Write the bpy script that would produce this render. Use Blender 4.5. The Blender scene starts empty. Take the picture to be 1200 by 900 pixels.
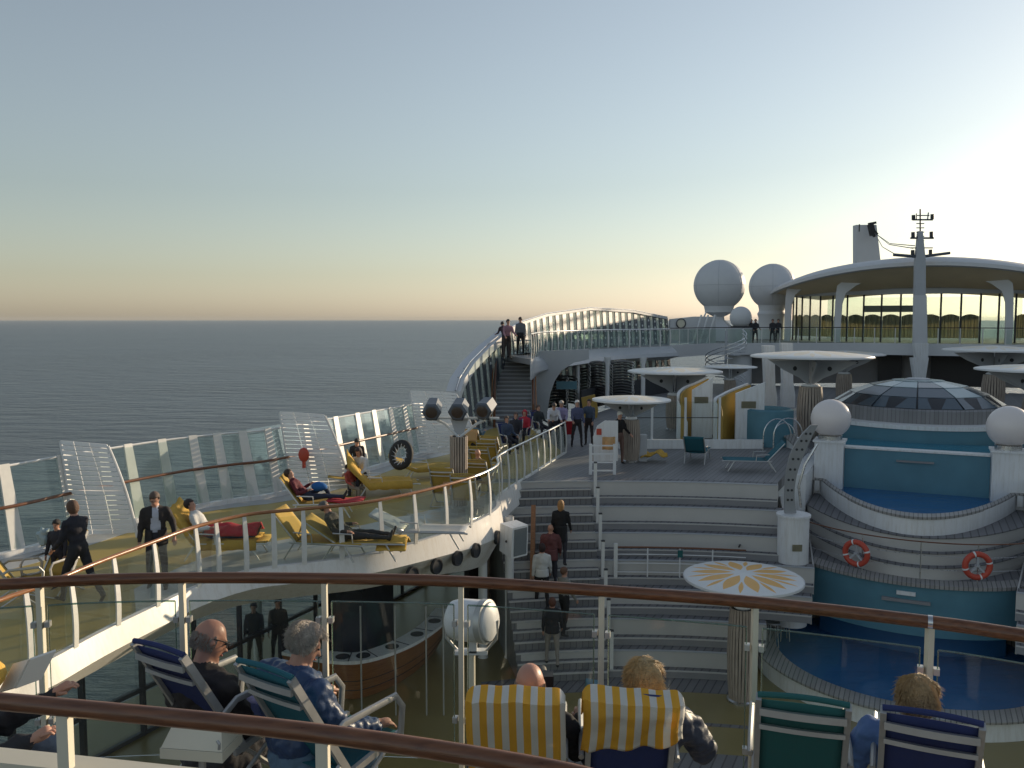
HAZE = 0.00003
OCC = 9.0
import bpy, math, random
from mathutils import Vector, Matrix, noise
random.seed(7)
R = math.radians
sc = bpy.context.scene
COL = sc.collection
# ------------------------------------------------------------ camera maths: a pixel of the 1200x900 photograph and a height or distance give a point of the ship
F, CZ, PIT = 1000.0, 9.2, R(4.35)
cp, sp = math.cos(PIT), math.sin(PIT)
def ray(px, py):
    dx, dz = (px-600)/F, -(py-450)/F
    return Vector((dx, cp+dz*sp, -sp+dz*cp))
def at_z(px, py, z):
    d = ray(px, py); return Vector((0,0,CZ)) + d*((z-CZ)/d.z)
def at_y(px, py, Y):
    d = ray(px, py); return Vector((0,0,CZ)) + d*(Y/d.y)
AX = R(25.5)
def S(u, v, z=0.0):            # ship coordinates: u forward along the keel, v to starboard
    return Vector((u*math.sin(AX)+v*math.cos(AX), u*math.cos(AX)-v*math.sin(AX), z))
UP = Vector((0,0,1))

# ------------------------------------------------------------ materials
M = {}
def mat(name, col, rough=.5, metal=0.0, var=.12, scale=3.0, bump=0.0, bscale=30.0, spec=.5, coat=0.0):
    m = bpy.data.materials.new(name); m.use_nodes = True
    nt = m.node_tree; N = nt.nodes; L = nt.links
    b = N['Principled BSDF']
    b.inputs['Roughness'].default_value = rough; b.inputs['Metallic'].default_value = metal
    b.inputs['Specular IOR Level'].default_value = spec; b.inputs['Coat Weight'].default_value = coat
    tc = N.new('ShaderNodeTexCoord')
    nz = N.new('ShaderNodeTexNoise'); nz.inputs['Scale'].default_value = scale; nz.inputs['Detail'].default_value = 6
    L.new(tc.outputs['Object'], nz.inputs['Vector'])
    mx = N.new('ShaderNodeMix'); mx.data_type = 'RGBA'
    mx.inputs['A'].default_value = (*[c*(1-var) for c in col], 1); mx.inputs['B'].default_value = (*[min(1, c*(1+var)) for c in col], 1)
    L.new(nz.outputs['Fac'], mx.inputs['Factor']); L.new(mx.outputs['Result'], b.inputs['Base Color'])
    mr = N.new('ShaderNodeMapRange'); mr.inputs['To Min'].default_value = max(.02, rough*.8); mr.inputs['To Max'].default_value = min(1, rough*1.2)
    L.new(nz.outputs['Fac'], mr.inputs['Value']); L.new(mr.outputs['Result'], b.inputs['Roughness'])
    if bump:
        n2 = N.new('ShaderNodeTexNoise'); n2.inputs['Scale'].default_value = bscale; n2.inputs['Detail'].default_value = 4
        L.new(tc.outputs['Object'], n2.inputs['Vector'])
        bp = N.new('ShaderNodeBump'); bp.inputs['Strength'].default_value = bump; bp.inputs['Distance'].default_value = .02
        L.new(n2.outputs['Fac'], bp.inputs['Height']); L.new(bp.outputs['Normal'], b.inputs['Normal'])
    M[name] = m
    return m
def streaky(name, col, dirt, rough=.4):        # white ship paint with rust and rain streaks
    m = mat(name, col, rough, var=.05, scale=.8, bump=.05, bscale=3)
    nt = m.node_tree; N = nt.nodes; L = nt.links; b = N['Principled BSDF']
    tc = N.new('ShaderNodeTexCoord'); mp = N.new('ShaderNodeMapping'); mp.inputs['Scale'].default_value = (5, 5, .5)
    nz = N.new('ShaderNodeTexNoise'); nz.inputs['Scale'].default_value = 2.2; nz.inputs['Detail'].default_value = 8; nz.inputs['Roughness'].default_value = .7
    L.new(tc.outputs['Object'], mp.inputs['Vector']); L.new(mp.outputs['Vector'], nz.inputs['Vector'])
    rp = N.new('ShaderNodeValToRGB'); rp.color_ramp.elements[0].position = .46; rp.color_ramp.elements[1].position = .72
    rp.color_ramp.elements[1].color = (.55,.55,.55,1)
    L.new(nz.outputs['Fac'], rp.inputs['Fac'])
    old = b.inputs['Base Color'].links[0].from_socket
    mx = N.new('ShaderNodeMix'); mx.data_type = 'RGBA'; mx.inputs['B'].default_value = (*dirt, 1)
    L.new(rp.outputs['Color'], mx.inputs['Factor']); L.new(old, mx.inputs['A']); L.new(mx.outputs['Result'], b.inputs['Base Color'])
    return m
streaky('white', (.74,.75,.76), (.5,.47,.42))
streaky('fascia', (.76,.75,.73), (.55,.5,.43), .35)
mat('white_metal', (.72,.73,.74), .35, var=.06)
mat('post_white', (.7,.7,.68), .4, var=.08, scale=9, bump=.1, bscale=60)
mat('slat_grey', (.86,.86,.86), .6, var=.06)
mat('grey_white', (.42,.44,.47), .5, var=.08)
mat('radome', (.60,.61,.63), .55, var=.05, scale=2)
mat('steel', (.55,.56,.57), .28, 1.0, var=.15, scale=12)
mat('alu', (.5,.5,.49), .42, .55, var=.12, scale=14)
mat('dark_metal', (.045,.048,.055), .5, .3)
mat('lamp_grey', (.1,.115,.14), .45, .2)
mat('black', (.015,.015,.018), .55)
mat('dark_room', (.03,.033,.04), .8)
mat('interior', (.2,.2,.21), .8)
mat('teal_wall', (.085,.215,.28), .45, var=.22, scale=1.5, bump=.06)
mat('pool_blue', (.02,.1,.24), .5)
mat('yellow', (.58,.36,.045), .7, var=.15, scale=4)
mat('cabin_yellow', (.42,.27,.06), .6)
mat('orange', (.7,.3,.04), .6)
mat('rubber', (.03,.03,.03), .8)
mat('navy', (.022,.035,.13), .85, var=.15, scale=20, bump=.3, bscale=400)
mat('green_fabric', (.02,.12,.12), .85, var=.15, scale=20, bump=.3, bscale=400)
mat('teal_fabric', (.015,.12,.16), .85, var=.15, scale=20, bump=.3, bscale=400)
mat('yellow_fabric', (.46,.31,.07), .95, var=.16, scale=8, bump=.3, bscale=200)
mat('yellow_towel', (.6,.37,.07), .95, var=.2, scale=9, bump=.5, bscale=60)
mat('red_cloth', (.42,.02,.03), .9, var=.3, scale=10, bump=.4, bscale=12)
mat('buoy_red', (.5,.07,.04), .5)
mat('cream', (.68,.64,.52), .5, var=.06)
mat('screen_grille', (.16,.18,.19), .7, var=.3, scale=160)
mat('curtain', (.42,.39,.28), .9, var=.12)
mat('hole_sky_white', (.85,.87,.85), .4)
mat('ceiling_gold', (.72,.6,.4), .6, var=.15, scale=.6)
mat('frost_panel', (.32,.42,.46), .4)
mat('book', (.75,.72,.66), .8)
def wood(name, c1, c2, rough=.35, sc_=(2,2,40)):
    m = bpy.data.materials.new(name); m.use_nodes = True; nt = m.node_tree; N = nt.nodes; L = nt.links; b = N['Principled BSDF']
    tc = N.new('ShaderNodeTexCoord'); mp = N.new('ShaderNodeMapping'); mp.inputs['Scale'].default_value = sc_
    nz = N.new('ShaderNodeTexNoise'); nz.inputs['Scale'].default_value = 3; nz.inputs['Detail'].default_value = 8
    L.new(tc.outputs['Object'], mp.inputs['Vector']); L.new(mp.outputs['Vector'], nz.inputs['Vector'])
    rp = N.new('ShaderNodeValToRGB'); rp.color_ramp.elements[0].position = .3; rp.color_ramp.elements[1].position = .7
    rp.color_ramp.elements[0].color = (*c1, 1); rp.color_ramp.elements[1].color = (*c2, 1)
    L.new(nz.outputs['Fac'], rp.inputs['Fac']); L.new(rp.outputs['Color'], b.inputs['Base Color'])
    mr = N.new('ShaderNodeMapRange'); mr.inputs['To Min'].default_value = rough*.7; mr.inputs['To Max'].default_value = rough*1.4
    L.new(nz.outputs['Fac'], mr.inputs['Value']); L.new(mr.outputs['Result'], b.inputs['Roughness'])
    bp = N.new('ShaderNodeBump'); bp.inputs['Strength'].default_value = .15; bp.inputs['Distance'].default_value = .01
    L.new(nz.outputs['Fac'], bp.inputs['Height']); L.new(bp.outputs['Normal'], b.inputs['Normal'])
    M[name] = m
wood('rail_wood', (.10,.038,.018), (.21,.085,.038), .3, (1.2,14,30))
wood('rail_light', (.24,.10,.045), (.38,.18,.08), .25, (2,2,30))
wood('bar_wood', (.22,.09,.03), (.36,.16,.06), .35, (1,1,12))
def lines(name, c1, c2, period, angle, width=.12, rough=.6, var=.2):      # planking: dark seams every period metres
    m = bpy.data.materials.new(name); m.use_nodes = True; nt = m.node_tree; N = nt.nodes; L = nt.links; b = N['Principled BSDF']
    ge = N.new('ShaderNodeNewGeometry'); mp = N.new('ShaderNodeMapping'); mp.inputs['Rotation'].default_value = (0,0,angle)
    L.new(ge.outputs['Position'], mp.inputs['Vector'])
    sx = N.new('ShaderNodeSeparateXYZ'); L.new(mp.outputs['Vector'], sx.inputs[0])
    d = N.new('ShaderNodeMath'); d.operation='DIVIDE'; d.inputs[1].default_value = period; L.new(sx.outputs['X'], d.inputs[0])
    fr = N.new('ShaderNodeMath'); fr.operation='FRACT'; L.new(d.outputs[0], fr.inputs[0])
    lt = N.new('ShaderNodeMath'); lt.operation='LESS_THAN'; lt.inputs[1].default_value = width; L.new(fr.outputs[0], lt.inputs[0])
    fl = N.new('ShaderNodeMath'); fl.operation='FLOOR'; L.new(d.outputs[0], fl.inputs[0])
    wn = N.new('ShaderNodeTexWhiteNoise'); wn.noise_dimensions='1D'; L.new(fl.outputs[0], wn.inputs['W'])
    nz = N.new('ShaderNodeTexNoise'); nz.inputs['Scale'].default_value = 1.3; nz.inputs['Detail'].default_value = 8; L.new(ge.outputs['Position'], nz.inputs['Vector'])
    ad = N.new('ShaderNodeMath'); ad.operation='ADD'; L.new(wn.outputs['Value'], ad.inputs[0]); L.new(nz.outputs['Fac'], ad.inputs[1])
    mr = N.new('ShaderNodeMapRange'); mr.inputs['From Max'].default_value = 2; mr.inputs['To Min'].default_value = 1-var; mr.inputs['To Max'].default_value = 1+var
    L.new(ad.outputs[0], mr.inputs['Value'])
    vm = N.new('ShaderNodeVectorMath'); vm.operation='SCALE'; vm.inputs[0].default_value = c1; L.new(mr.outputs['Result'], vm.inputs['Scale'])
    mx = N.new('ShaderNodeMix'); mx.data_type='RGBA'; mx.inputs['B'].default_value = (*c2,1)
    L.new(lt.outputs[0], mx.inputs['Factor']); L.new(vm.outputs[0], mx.inputs['A']); L.new(mx.outputs['Result'], b.inputs['Base Color'])
    b.inputs['Roughness'].default_value = rough
    M[name] = m
lines('deck_grey', (.2,.2,.205), (.09,.09,.09), .14, AX, .1)
lines('tread', (.17,.17,.18), (.07,.07,.075), .2, AX, .16, .65)
lines('tread_rim', (.3,.29,.28), (.1,.1,.1), .11, AX, .2, .55)
lines('column_slats', (.3,.25,.2), (.12,.1,.085), .09, 0, .25, .55)
lines('chair_deck', (.24,.2,.16), (.06,.05,.04), .12, 0, .08, .6)
mat('mast_grey', (.27,.28,.29), .5)
mat('riser_white', (.52,.51,.49), .55, var=.12, scale=1.3, bump=.05)
mat('riser_dark', (.25,.25,.26), .6, var=.15, scale=2)
mat('floor_olive', (.25,.20,.075), .32, var=.22, scale=.7, bump=.03)
mat('sun_deck_yellow', (.42,.31,.08), .45, var=.2, scale=.8, bump=.04)
mat('floor_pale', (.42,.43,.43), .4, var=.15, scale=1)
def stripes(name, c1, c2, period, axis='X', duty=.5, rough=.9):
    m = bpy.data.materials.new(name); m.use_nodes = True; nt = m.node_tree; N = nt.nodes; L = nt.links; b = N['Principled BSDF']
    uv = N.new('ShaderNodeTexCoord'); sx = N.new('ShaderNodeSeparateXYZ'); L.new(uv.outputs['UV'], sx.inputs[0])
    d = N.new('ShaderNodeMath'); d.operation='DIVIDE'; d.inputs[1].default_value = period; L.new(sx.outputs[axis], d.inputs[0])
    fr = N.new('ShaderNodeMath'); fr.operation='FRACT'; L.new(d.outputs[0], fr.inputs[0])
    lt = N.new('ShaderNodeMath'); lt.operation='LESS_THAN'; lt.inputs[1].default_value = duty; L.new(fr.outputs[0], lt.inputs[0])
    mx = N.new('ShaderNodeMix'); mx.data_type='RGBA'; mx.inputs['A'].default_value = (*c1,1); mx.inputs['B'].default_value = (*c2,1)
    L.new(lt.outputs[0], mx.inputs['Factor']); 
    nz = N.new('ShaderNodeTexNoise'); nz.inputs['Scale'].default_value = 150; nz.inputs['Detail'].default_value = 5; L.new(uv.outputs['Object'], nz.inputs['Vector'])
    bp = N.new('ShaderNodeBump'); bp.inputs['Strength'].default_value = .5; bp.inputs['Distance'].default_value = .008
    L.new(nz.outputs['Fac'], bp.inputs['Height']); L.new(bp.outputs['Normal'], b.inputs['Normal'])
    L.new(mx.outputs['Result'], b.inputs['Base Color']); b.inputs['Roughness'].default_value = rough
    tr = N.new('ShaderNodeBsdfTranslucent'); L.new(mx.outputs['Result'], tr.inputs['Color'])
    ms = N.new('ShaderNodeMixShader'); ms.inputs[0].default_value = .3
    L.new(b.outputs[0], ms.inputs[1]); L.new(tr.outputs[0], ms.inputs[2]); L.new(ms.outputs[0], N['Material Output'].inputs['Surface'])
    M[name] = m
stripes('towel_stripe', (.78,.77,.72), (.85,.47,.05), .145, duty=.52)
stripes('towel_thin', (.75,.6,.4), (.7,.35,.08), .06)
def translucent(name, f):
    m = M[name]; nt = m.node_tree; N = nt.nodes; L = nt.links; b = N['Principled BSDF']; tr = N.new('ShaderNodeBsdfTranslucent'); L.new(b.inputs['Base Color'].links[0].from_socket, tr.inputs['Color'])
    ms = N.new('ShaderNodeMixShader'); ms.inputs[0].default_value = f; L.new(b.outputs[0], ms.inputs[1]); L.new(tr.outputs[0], ms.inputs[2]); L.new(ms.outputs[0], N['Material Output'].inputs['Surface'])
translucent('curtain', .6)
def glass(name, tint, refl=.12, rough=.02, dirt=.04):
    m = bpy.data.materials.new(name); m.use_nodes = True; nt = m.node_tree; N = nt.nodes; L = nt.links; N.remove(N['Principled BSDF'])
    t = N.new('ShaderNodeBsdfTransparent'); t.inputs['Color'].default_value = (*tint,1)
    g = N.new('ShaderNodeBsdfGlossy'); g.inputs['Roughness'].default_value = rough; g.inputs['Color'].default_value = (.9,.95,1,1)
    fr = N.new('ShaderNodeFresnel'); fr.inputs['IOR'].default_value = 1.45
    mu = N.new('ShaderNodeMath'); mu.operation='MULTIPLY_ADD'; mu.inputs[1].default_value = refl*6; mu.inputs[2].default_value = .0
    mu.use_clamp = True
    L.new(fr.outputs[0], mu.inputs[0])
    ms = N.new('ShaderNodeMixShader'); L.new(mu.outputs[0], ms.inputs[0]); L.new(t.outputs[0], ms.inputs[1]); L.new(g.outputs[0], ms.inputs[2])
    df = N.new('ShaderNodeBsdfDiffuse'); df.inputs['Color'].default_value = (.6,.62,.6,1)
    tc = N.new('ShaderNodeTexCoord'); nz = N.new('ShaderNodeTexNoise'); nz.inputs['Scale'].default_value = 2.5; nz.inputs['Detail'].default_value = 6
    L.new(tc.outputs['Object'], nz.inputs['Vector'])
    m2 = N.new('ShaderNodeMath'); m2.operation='MULTIPLY'; m2.inputs[1].default_value = dirt; L.new(nz.outputs['Fac'], m2.inputs[0])
    m3 = N.new('ShaderNodeMixShader'); L.new(m2.outputs[0], m3.inputs[0]); L.new(ms.outputs[0], m3.inputs[1]); L.new(df.outputs[0], m3.inputs[2])
    L.new(m3.outputs[0], N['Material Output'].inputs['Surface'])
    M[name] = m
glass('glass_near', (.965,.97,.95), .07, .02, .03)
glass('glass_green', (.93,.95,.91), .05, .02, .04)
glass('glass_screen', (.92,.95,.94), .03, .05, .02)
glass('glass_clear', (.88,.93,.9), .05, .03, .03)
glass('glass_frost', (.8,.86,.82), .05, .1, .75)
glass('glass_edge', (.45,.62,.55), .3, .05, .3)
glass('glass_dark', (.25,.3,.32), .2, .02, .1)
glass('ball_glass', (.2,.2,.2), .3, .1, .1)
mat('globe', (.78,.72,.7), .35, var=.03, scale=1)
def water_mat(name, col, sc1, strength, rough, sc2=None, dist=.1):
    m = bpy.data.materials.new(name); m.use_nodes = True; nt = m.node_tree; N = nt.nodes; L = nt.links; b = N['Principled BSDF']
    b.inputs['Base Color'].default_value = (*col,1); b.inputs['Roughness'].default_value = rough; b.inputs['IOR'].default_value = 1.33
    ge = N.new('ShaderNodeNewGeometry')
    mp = N.new('ShaderNodeMapping'); mp.inputs['Scale'].default_value = (.5,1.3,1); mp.inputs['Rotation'].default_value = (0,0,R(20)); L.new(ge.outputs['Position'], mp.inputs['Vector'])
    nz = N.new('ShaderNodeTexNoise'); nz.inputs['Scale'].default_value = sc1; nz.inputs['Detail'].default_value = 9; nz.inputs['Roughness'].default_value = .62
    L.new(mp.outputs['Vector'], nz.inputs['Vector'])
    bp = N.new('ShaderNodeBump'); bp.inputs['Strength'].default_value = strength; bp.inputs['Distance'].default_value = dist
    L.new(nz.outputs['Fac'], bp.inputs['Height']); L.new(bp.outputs['Normal'], b.inputs['Normal'])
    M[name] = m
    return m

# ------------------------------------------------------------ mesh builder
class MB:
    def __init__(s): s.v = []; s.f = []; s.m = []; s.uv = {}
    def add(s, vs, fs, mi=0):
        o = len(s.v); s.v += [Vector(p) for p in vs]
        for f in fs: s.f.append(tuple(i+o for i in f)); s.m.append(mi)
        return s
    def box(s, c, size, rz=0.0, mi=0, rot=None):
        x, y, z = [k/2 for k in size]; c = Vector(c)
        Rm = rot if rot is not None else Matrix.Rotation(rz, 3, 'Z')
        P = [c + Rm @ Vector((a*x, b*y, d*z)) for a in (-1,1) for b in (-1,1) for d in (-1,1)]
        return s.add(P, [(0,1,3,2),(4,6,7,5),(0,4,5,1),(2,3,7,6),(0,2,6,4),(1,5,7,3)], mi)
    def bar(s, a, b, w, h, mi=0, up=UP):        # rectangular bar between two points
        a, b = Vector(a), Vector(b); d = (b-a)
        if d.length < 1e-6: return s
        y = d.normalized(); x = y.cross(up)
        if x.length < 1e-3: x = y.cross(Vector((0,1,0)))
        x.normalize(); z = x.cross(y)
        rot = Matrix((x, y, z)).transposed()
        return s.box((a+b)/2, (w, d.length, h), mi=mi, rot=rot)
    def tube(s, pts, r, n=8, closed=False, caps=True, mi=0, squash=None):
        pts = [Vector(p) for p in pts]; N = len(pts)
        rr = r if isinstance(r, (list, tuple)) else [r]*N
        o = len(s.v); prev = None
        for i, p in enumerate(pts):
            if closed: t = pts[(i+1) % N]-pts[i-1]
            else: t = pts[min(i+1, N-1)]-pts[max(i-1, 0)]
            if t.length < 1e-9: t = Vector((0,0,1))
            t.normalize()
            if prev is None:
                a = t.cross(UP)
                if a.length < .05: a = t.cross(Vector((0,1,0)))
            else:
                a = prev - t*prev.dot(t)
                if a.length < 1e-4: a = t.cross(UP)
            a.normalize(); prev = a; b = t.cross(a)
            for k in range(n):
                q = 2*math.pi*k/n
                ca, cb = math.cos(q)*rr[i], math.sin(q)*rr[i]
                if squash: cb *= squash
                s.v.append(p + a*ca + b*cb)
        m = N if closed else N-1
        for i in range(m):
            j = (i+1) % N
            for k in range(n):
                l = (k+1) % n
                s.f.append((o+i*n+k, o+i*n+l, o+j*n+l, o+j*n+k)); s.m.append(mi)
        if caps and not closed:
            s.f.append(tuple(o+k for k in range(n))[::-1]); s.m.append(mi)
            s.f.append(tuple(o+(N-1)*n+k for k in range(n))); s.m.append(mi)
        return s
    def lathe(s, prof, c=(0,0,0), n=24, mi=0, a0=0.0, a1=2*math.pi, axis=None):
        c = Vector(c); full = abs(a1-a0-2*math.pi) < 1e-6; k_ = n if full else n+1
        o = len(s.v)
        rot = axis.to_track_quat('Z','Y').to_matrix() if axis is not None else None
        for (r, z) in prof:
            for k in range(k_):
                q = a0+(a1-a0)*k/n
                p = Vector((r*math.cos(q), r*math.sin(q), z))
                s.v.append(c + (rot @ p if rot is not None else p))
        for i in range(len(prof)-1):
            for k in range(n):
                l = (k+1) % k_ if full else k+1
                s.f.append((o+i*k_+k, o+i*k_+l, o+(i+1)*k_+l, o+(i+1)*k_+k)); s.m.append(mi)
        return s
    def ball(s, c, r, n=16, m=10, mi=0, rot=None):
        rx, ry, rz = (r, r, r) if not isinstance(r, (tuple, list)) else r
        c = Vector(c); o = len(s.v)
        for i in range(m+1):
            t = math.pi*i/m
            for k in range(n):
                q = 2*math.pi*k/n
                p = Vector((rx*math.sin(t)*math.cos(q), ry*math.sin(t)*math.sin(q), rz*math.cos(t)))
                s.v.append(c + (rot @ p if rot is not None else p))
        for i in range(m):
            for k in range(n):
                l = (k+1) % n
                s.f.append((o+i*n+k, o+(i+1)*n+k, o+(i+1)*n+l, o+i*n+l)); s.m.append(mi)
        return s
    def prism(s, poly, z0, z1, mi=0):            # plan polygon extruded up
        n = len(poly); P = [Vector((p[0], p[1], z0)) for p in poly]+[Vector((p[0], p[1], z1)) for p in poly]
        return s.add(P, [tuple(range(n))[::-1], tuple(range(n, 2*n))]+[(i, (i+1) % n, n+(i+1) % n, n+i) for i in range(n)], mi)
    def plate(s, poly, nrm, t, mi=0):            # any flat polygon with thickness t along nrm
        nrm = Vector(nrm).normalized()*t/2; n = len(poly)
        P = [Vector(p)-nrm for p in poly]+[Vector(p)+nrm for p in poly]
        return s.add(P, [tuple(range(n))[::-1], tuple(range(n, 2*n))]+[(i, (i+1) % n, n+(i+1) % n, n+i) for i in range(n)], mi)
    def band(s, A, B, t, mi=0, closed=False):    # wall between two long polylines with horizontal thickness t
        A = [Vector(p) for p in A]; B = [Vector(p) for p in B]; N = len(A); o = len(s.v)
        for i in range(N):
            if closed: d = A[(i+1) % N]-A[i-1]
            else: d = A[min(i+1, N-1)]-A[max(i-1, 0)]
            n = Vector((d.y, -d.x, 0))
            if n.length < 1e-6: n = Vector((1,0,0))
            n = n.normalized()*t/2
            s.v += [A[i]+n, A[i]-n, B[i]-n, B[i]+n]
        for i in range(N if closed else N-1):
            j = (i+1) % N
            for k in range(4):
                l = (k+1) % 4
                s.f.append((o+4*i+k, o+4*i+l, o+4*j+l, o+4*j+k)); s.m.append(mi)
        if not closed:
            s.f.append((o, o+3, o+2, o+1)); s.m.append(mi)
            e = o+4*(N-1); s.f.append((e, e+1, e+2, e+3)); s.m.append(mi)
        return s
    def slab(s, A, B, t, mi=0):                  # deck strip between polylines A and B, thickness t downward
        N = len(A); o = len(s.v)
        for i in range(N):
            s.v += [Vector(A[i]), Vector(B[i]), Vector(B[i])-UP*t, Vector(A[i])-UP*t]
        for i in range(N-1):
            for k in range(4):
                l = (k+1) % 4
                s.f.append((o+4*i+k, o+4*(i+1)+k, o+4*(i+1)+l, o+4*i+l)); s.m.append(mi)
        s.f.append((o, o+1, o+2, o+3)); s.m.append(mi); e = o+4*(N-1); s.f.append((e+3, e+2, e+1, e)); s.m.append(mi)
        return s
    def grid(s, fn, nu, nv, mi=0, t=0.0):        # surface fn(u,v) with UVs
        o = len(s.v)
        for i in range(nu+1):
            for j in range(nv+1):
                s.v.append(Vector(fn(i/nu, j/nv)))
        for i in range(nu):
            for j in range(nv):
                a = o+i*(nv+1)+j
                s.uv[len(s.f)] = [(i/nu, j/nv), ((i+1)/nu, j/nv), ((i+1)/nu, (j+1)/nv), (i/nu, (j+1)/nv)]
                s.f.append((a, a+nv+1, a+nv+2, a+1)); s.m.append(mi)
        return s
    def build(s, name, mats, parent=None, local=False, smooth=None, solid=0.0, fix=True):
        if not isinstance(mats, (list, tuple)): mats = [mats]
        me = bpy.data.meshes.new(name)
        vs = s.v; loc = Vector((0,0,0))
        if parent is not None and not local:
            mw = Matrix.Identity(4); q = parent
            while q is not None: mw = Matrix.Translation(q.location) @ Matrix.Rotation(q.rotation_euler.z, 4, 'Z') @ mw; q = q.parent
            inv = mw.inverted()
            vs = [inv @ p for p in vs]
        elif parent is None and not local:
            xs = [p.x for p in vs]; ys = [p.y for p in vs]; zs = [p.z for p in vs]
            loc = Vector(((min(xs)+max(xs))/2, (min(ys)+max(ys))/2, min(zs))); vs = [p-loc for p in vs]
        me.from_pydata([tuple(p) for p in vs], [], s.f)
        for q in mats: me.materials.append(M[q] if isinstance(q, str) else q)
        me.polygons.foreach_set('material_index', s.m)
        if s.uv:
            l = me.uv_layers.new(name='UVMap')
            for fi, co in s.uv.items():
                for li, c in zip(me.polygons[fi].loop_indices, co): l.data[li].uv = c
        if fix:
            import bmesh
            bm = bmesh.new(); bm.from_mesh(me); bmesh.ops.recalc_face_normals(bm, faces=bm.faces); bm.to_mesh(me); bm.free()
        o = bpy.data.objects.new(name, me); COL.objects.link(o); o.location = loc
        if parent is not None: o.parent = parent
        if smooth is None or smooth:
            me.polygons.foreach_set('use_smooth', [True]*len(me.polygons))
            me.set_sharp_from_angle(angle=R(38 if smooth is None else smooth))
        if solid:
            md = o.modifiers.new('thick', 'SOLIDIFY'); md.thickness = solid; md.offset = 0
        me.update()
        return o
def tag(o, label=None, cat=None, group=None, kind=None):
    if label: o['label'] = label
    if cat: o['category'] = cat
    if group: o['group'] = group
    if kind: o['kind'] = kind
    return o
def thing(name, loc, label, cat, group=None, rz=0.0):
    o = bpy.data.objects.new(name, None); COL.objects.link(o); o.location = loc; o.rotation_euler.z = rz
    o.empty_display_size = .1
    return tag(o, label, cat, group)
def copy_tree(o, parent=None):
    c = o.copy(); COL.objects.link(c); c.parent = parent
    for ch in list(o.children): copy_tree(ch, c)
    return c
def catmull(P, n=8):
    P = [Vector(p) for p in P]; out = []
    for i in range(len(P)-1):
        p0 = P[i-1] if i else P[0]*2-P[1]; p1 = P[i]; p2 = P[i+1]; p3 = P[i+2] if i+2 < len(P) else P[-1]*2-P[-2]
        for k in range(n):
            t = k/n
            out.append(.5*((2*p1)+(p2-p0)*t+(2*p0-5*p1+4*p2-p3)*t*t+(3*p1-p0-3*p2+p3)*t**3))
    out.append(P[-1]); return out
def resample(P, step=None, n=None):
    L = [0]
    for i in range(1, len(P)): L.append(L[-1]+(P[i]-P[i-1]).length)
    if n is None: n = max(1, round(L[-1]/step))
    out = []; j = 0
    for k in range(n+1):
        d = L[-1]*k/n
        while j < len(P)-2 and L[j+1] < d: j += 1
        t = (d-L[j])/max(1e-9, L[j+1]-L[j]); out.append(P[j].lerp(P[j+1], min(1, max(0, t))))
    return out
def at_px(P, px):       # point of a world polyline whose screen column is px
    best = None
    for i in range(len(P)-1):
        a = P[i]; b = P[i+1]
        def col(p): d = p-Vector((0,0,CZ)); return 600+F*d.x/(d.y*cp-d.z*sp)
        ca, cb = col(a), col(b)
        if (ca-px)*(cb-px) <= 0 and ca != cb: return a.lerp(b, (px-ca)/(cb-ca))
    return P[0] if abs(P[0].x) > 0 else P[-1]
def tangent(P, q):
    i = min(range(len(P)), key=lambda k: (P[k]-q).length); d = P[min(i+1, len(P)-1)]-P[max(i-1, 0)]; d.z = 0
    return d.normalized()
def side(t): return Vector((t.y, -t.x, 0))
def setz(P, z): return [Vector((p.x, p.y, z)) for p in P]
def offset(P, d):
    out = []
    for i, p in enumerate(P):
        t = P[min(i+1, len(P)-1)]-P[max(i-1, 0)]; t.z = 0; t.normalize(); out.append(p+side(t)*d)
    return out
# ------------------------------------------------------------ people
CLOTH = {}
def cloth(c, rough=.9):
    k = tuple(c)+(rough,)
    if k not in CLOTH:
        nm = 'cloth_%02d' % len(CLOTH); mat(nm, c, rough, var=.22, scale=9, bump=.5, bscale=14); CLOTH[k] = nm
    return CLOTH[k]
mat('skin', (.5,.27,.19), .55, var=.1, scale=12)
mat('skin_red', (.46,.235,.165), .45, var=.1, scale=12, bump=.1, bscale=60)
mat('eye_dark', (.02,.018,.02), .3)
mat('lips', (.4,.15,.12), .5)
HAIR = {}
def hairmat(c):
    k = tuple(c)
    if k not in HAIR:
        nm = 'hair_%02d' % len(HAIR); mat(nm, c, .6, var=.4, scale=25, bump=.8, bscale=90); HAIR[k] = nm
    return HAIR[k]
def dirv(a, ab=0.0, sgn=1):       # a: 0 down, 90 forward (+Y), 180 up; ab: outward
    a = R(a); ab = R(ab); return Vector((sgn*math.sin(ab), math.sin(a)*math.cos(ab), -math.cos(a)*math.cos(ab)))
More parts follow.
